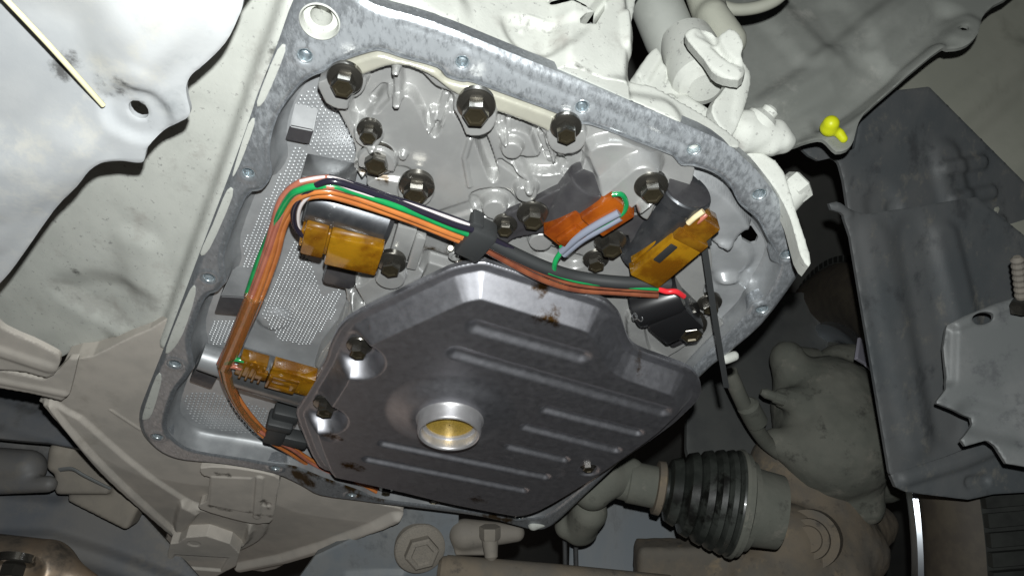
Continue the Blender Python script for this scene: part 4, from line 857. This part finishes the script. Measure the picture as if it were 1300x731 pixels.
f2.cap([(1190,160),(1300,70)], 5, 4, 16).cap([(1225,210),(1310,130)], 5, -4, 16).cap([(1255,260),(1310,205)], 5, 4, 14)
relief('liner_sheet', L2, poly(L2, [(1100,60),(1134,119),(1152,124),(1164,138),(1186,160),(1206,196),(1214,202),(1240,240),(1250,262),(1262,272),(1300,316),(1360,380),(1360,-40),(1180,-40)], 1), f2, M['liner2'], fl, 3, 4)
tab = relief('lilac_tab', P3((1090,435,.80), (1105,470,.80), (1098,440,.82)), poly(P3((1090,435,.80), (1105,470,.80), (1098,440,.82)), [(1092,428),(1110,440),(1112,474),(1100,462),(1088,455)], 0), None, M['lilac'], None, 2, 2)
tag(tab, 'small pale lilac tab edge behind the splash shield', 'tab')

# ================================================================== top right cluster on the case
act = thing('shift_linkage', 'dusty white shift linkage with rod, ball cup and lever beside the upper right flange', 'linkage', at(900, 100, .43))
lathe('linkage_rod', [(0, 15), (.7, 15), (.85, 14), (1, 9)], at(818,-30,.47), at(866,84,.46), M['liner'], act, 36)
lathe('ball_cup', [(0, 15), (.2, 16), (.72, 17), (.86, 16.3), (.95, 13.5), (1, 9)], at(871,52,.455), at(895,112,.43), M['dust'], act, 44)
def facing(name, pts, d, hfun, m, parent, thick=5, step=1.0, n=2, tilt=(0, 0)):
    x, y = np.mean(pts, 0); pl = Plane(at(x, y, d), -FW+RT*tilt[0]+UP*tilt[1]); ft_ = FeatMax(pl); hfun(ft_)
    return relief(name, pl, poly(pl, pts, n), ft_, m, parent, step, thick, edge=.7)
facing('cover_lever', [(869,46),(884,36),(903,41),(913,49),(925,41),(938,47),(943,62),(940,74),(946,90),(937,104),(918,101),(903,92),(893,78),(880,63)], .402, lambda f: f.cap([(880,48),(905,80),(930,96)], 3, 2.5, 4).cap([(925,50),(936,70)], 4, 3, 3).cap([(890,44),(905,52)], 2, -1.5, 2).cap([(905,62),(928,80)], .5, -1.5, 1.2), M['dust'], act, 7, tilt=(-.2, .3))
facing('lever_arm', [(934,72),(948,84),(954,97),(949,125),(940,152),(928,174),(914,160),(904,142),(909,126),(922,110)], .412, lambda f: f.cap([(945,95),(935,150)], 1, .8, 3), M['dust'], act, 5, tilt=(.3, .2))
facing('base_casting', [(798,108),(806,94),(820,76),(833,64),(841,78),(850,90),(849,100),(868,118),(885,130),(910,146),(930,170),(985,204),(1000,232),(1012,272),(1028,322),(1027,338),(1016,322),(1004,278),(985,240),(962,212),(938,186),(862,155),(812,122)], .423, lambda f: f.cap([(833,70),(815,100)], 3, 3, 3).cap([(812,100),(832,140)], .4, -1.6, 1.0).cap([(848,92),(845,104)], .3, -2, 1).cap([(858,108),(866,112)], 1, -2, 1.2).cap([(850,128)], 2, 3, 2.5).cap([(870,135),(930,175)], 3, 2, 6), M['dust'], act, 14, tilt=(-.1, .35))
blob('cable_end', [con(at(890,-20,.47), at(905,30,.46), .011, .010), con(at(905,20,.455), at(925,52,.45), .009, .010)], M['liner2'], act, 1.8, 3)
tube('ring_strap', [at(905,2,.50), at(930,12,.50), at(960,10,.50), at(985,0,.50), at(1000,-15,.50)], 4, M['liner2'], act, 10, 6)
nb = thing('case_stud', 'dusty nut and stud sticking up beside the lever', 'stud', at(965, 165, .43))
blob('nut_base', [con(at(935,170,.425), at(978,182,.42), .009, .007), con(at(948,168,.42), at(992,178,.42), .012, .007), con(at(985,165,.42), at(992,180,.42), .006, .006)], M['dust'], nb, .9, 1.5, noise=.5)
lathe('nut', [(0, 10), (.25, 10.5), (.4, 9), (.55, 9.5), (.8, 9), (1, 6)], at(950,172,.42), at(974,146,.418), M['dust'], nb, 18)
lathe('stud_tip', [(0, 4.5), (.8, 4.5), (1, 3)], at(970,150,.418), at(981,137,.417), M['dust'], nb, 16)
cb = thing('case_bolt', 'dusty white bolt head at the outer side of the right flange', 'bolt', at(1005, 240, .43))
lathe('bolt_shank', [(0, 10), (.7, 9), (1, 8.5)], at(985,262,.435), at(1012,236,.43), M['dust'], cb, 20)
lathe('bolt_head', [(0, 8.5), (.15, 9), (.85, 9), (1, 7.5)], at(1004,243,.43), at(1019,231,.43), M['dust'], cb, 6)
lathe('pin', [(0, 3), (.8, 3), (1, 2)], at(990,235,.43), at(988,220,.43), M['dust'], cb, 10)

# ================================================================== what closes the gaps behind
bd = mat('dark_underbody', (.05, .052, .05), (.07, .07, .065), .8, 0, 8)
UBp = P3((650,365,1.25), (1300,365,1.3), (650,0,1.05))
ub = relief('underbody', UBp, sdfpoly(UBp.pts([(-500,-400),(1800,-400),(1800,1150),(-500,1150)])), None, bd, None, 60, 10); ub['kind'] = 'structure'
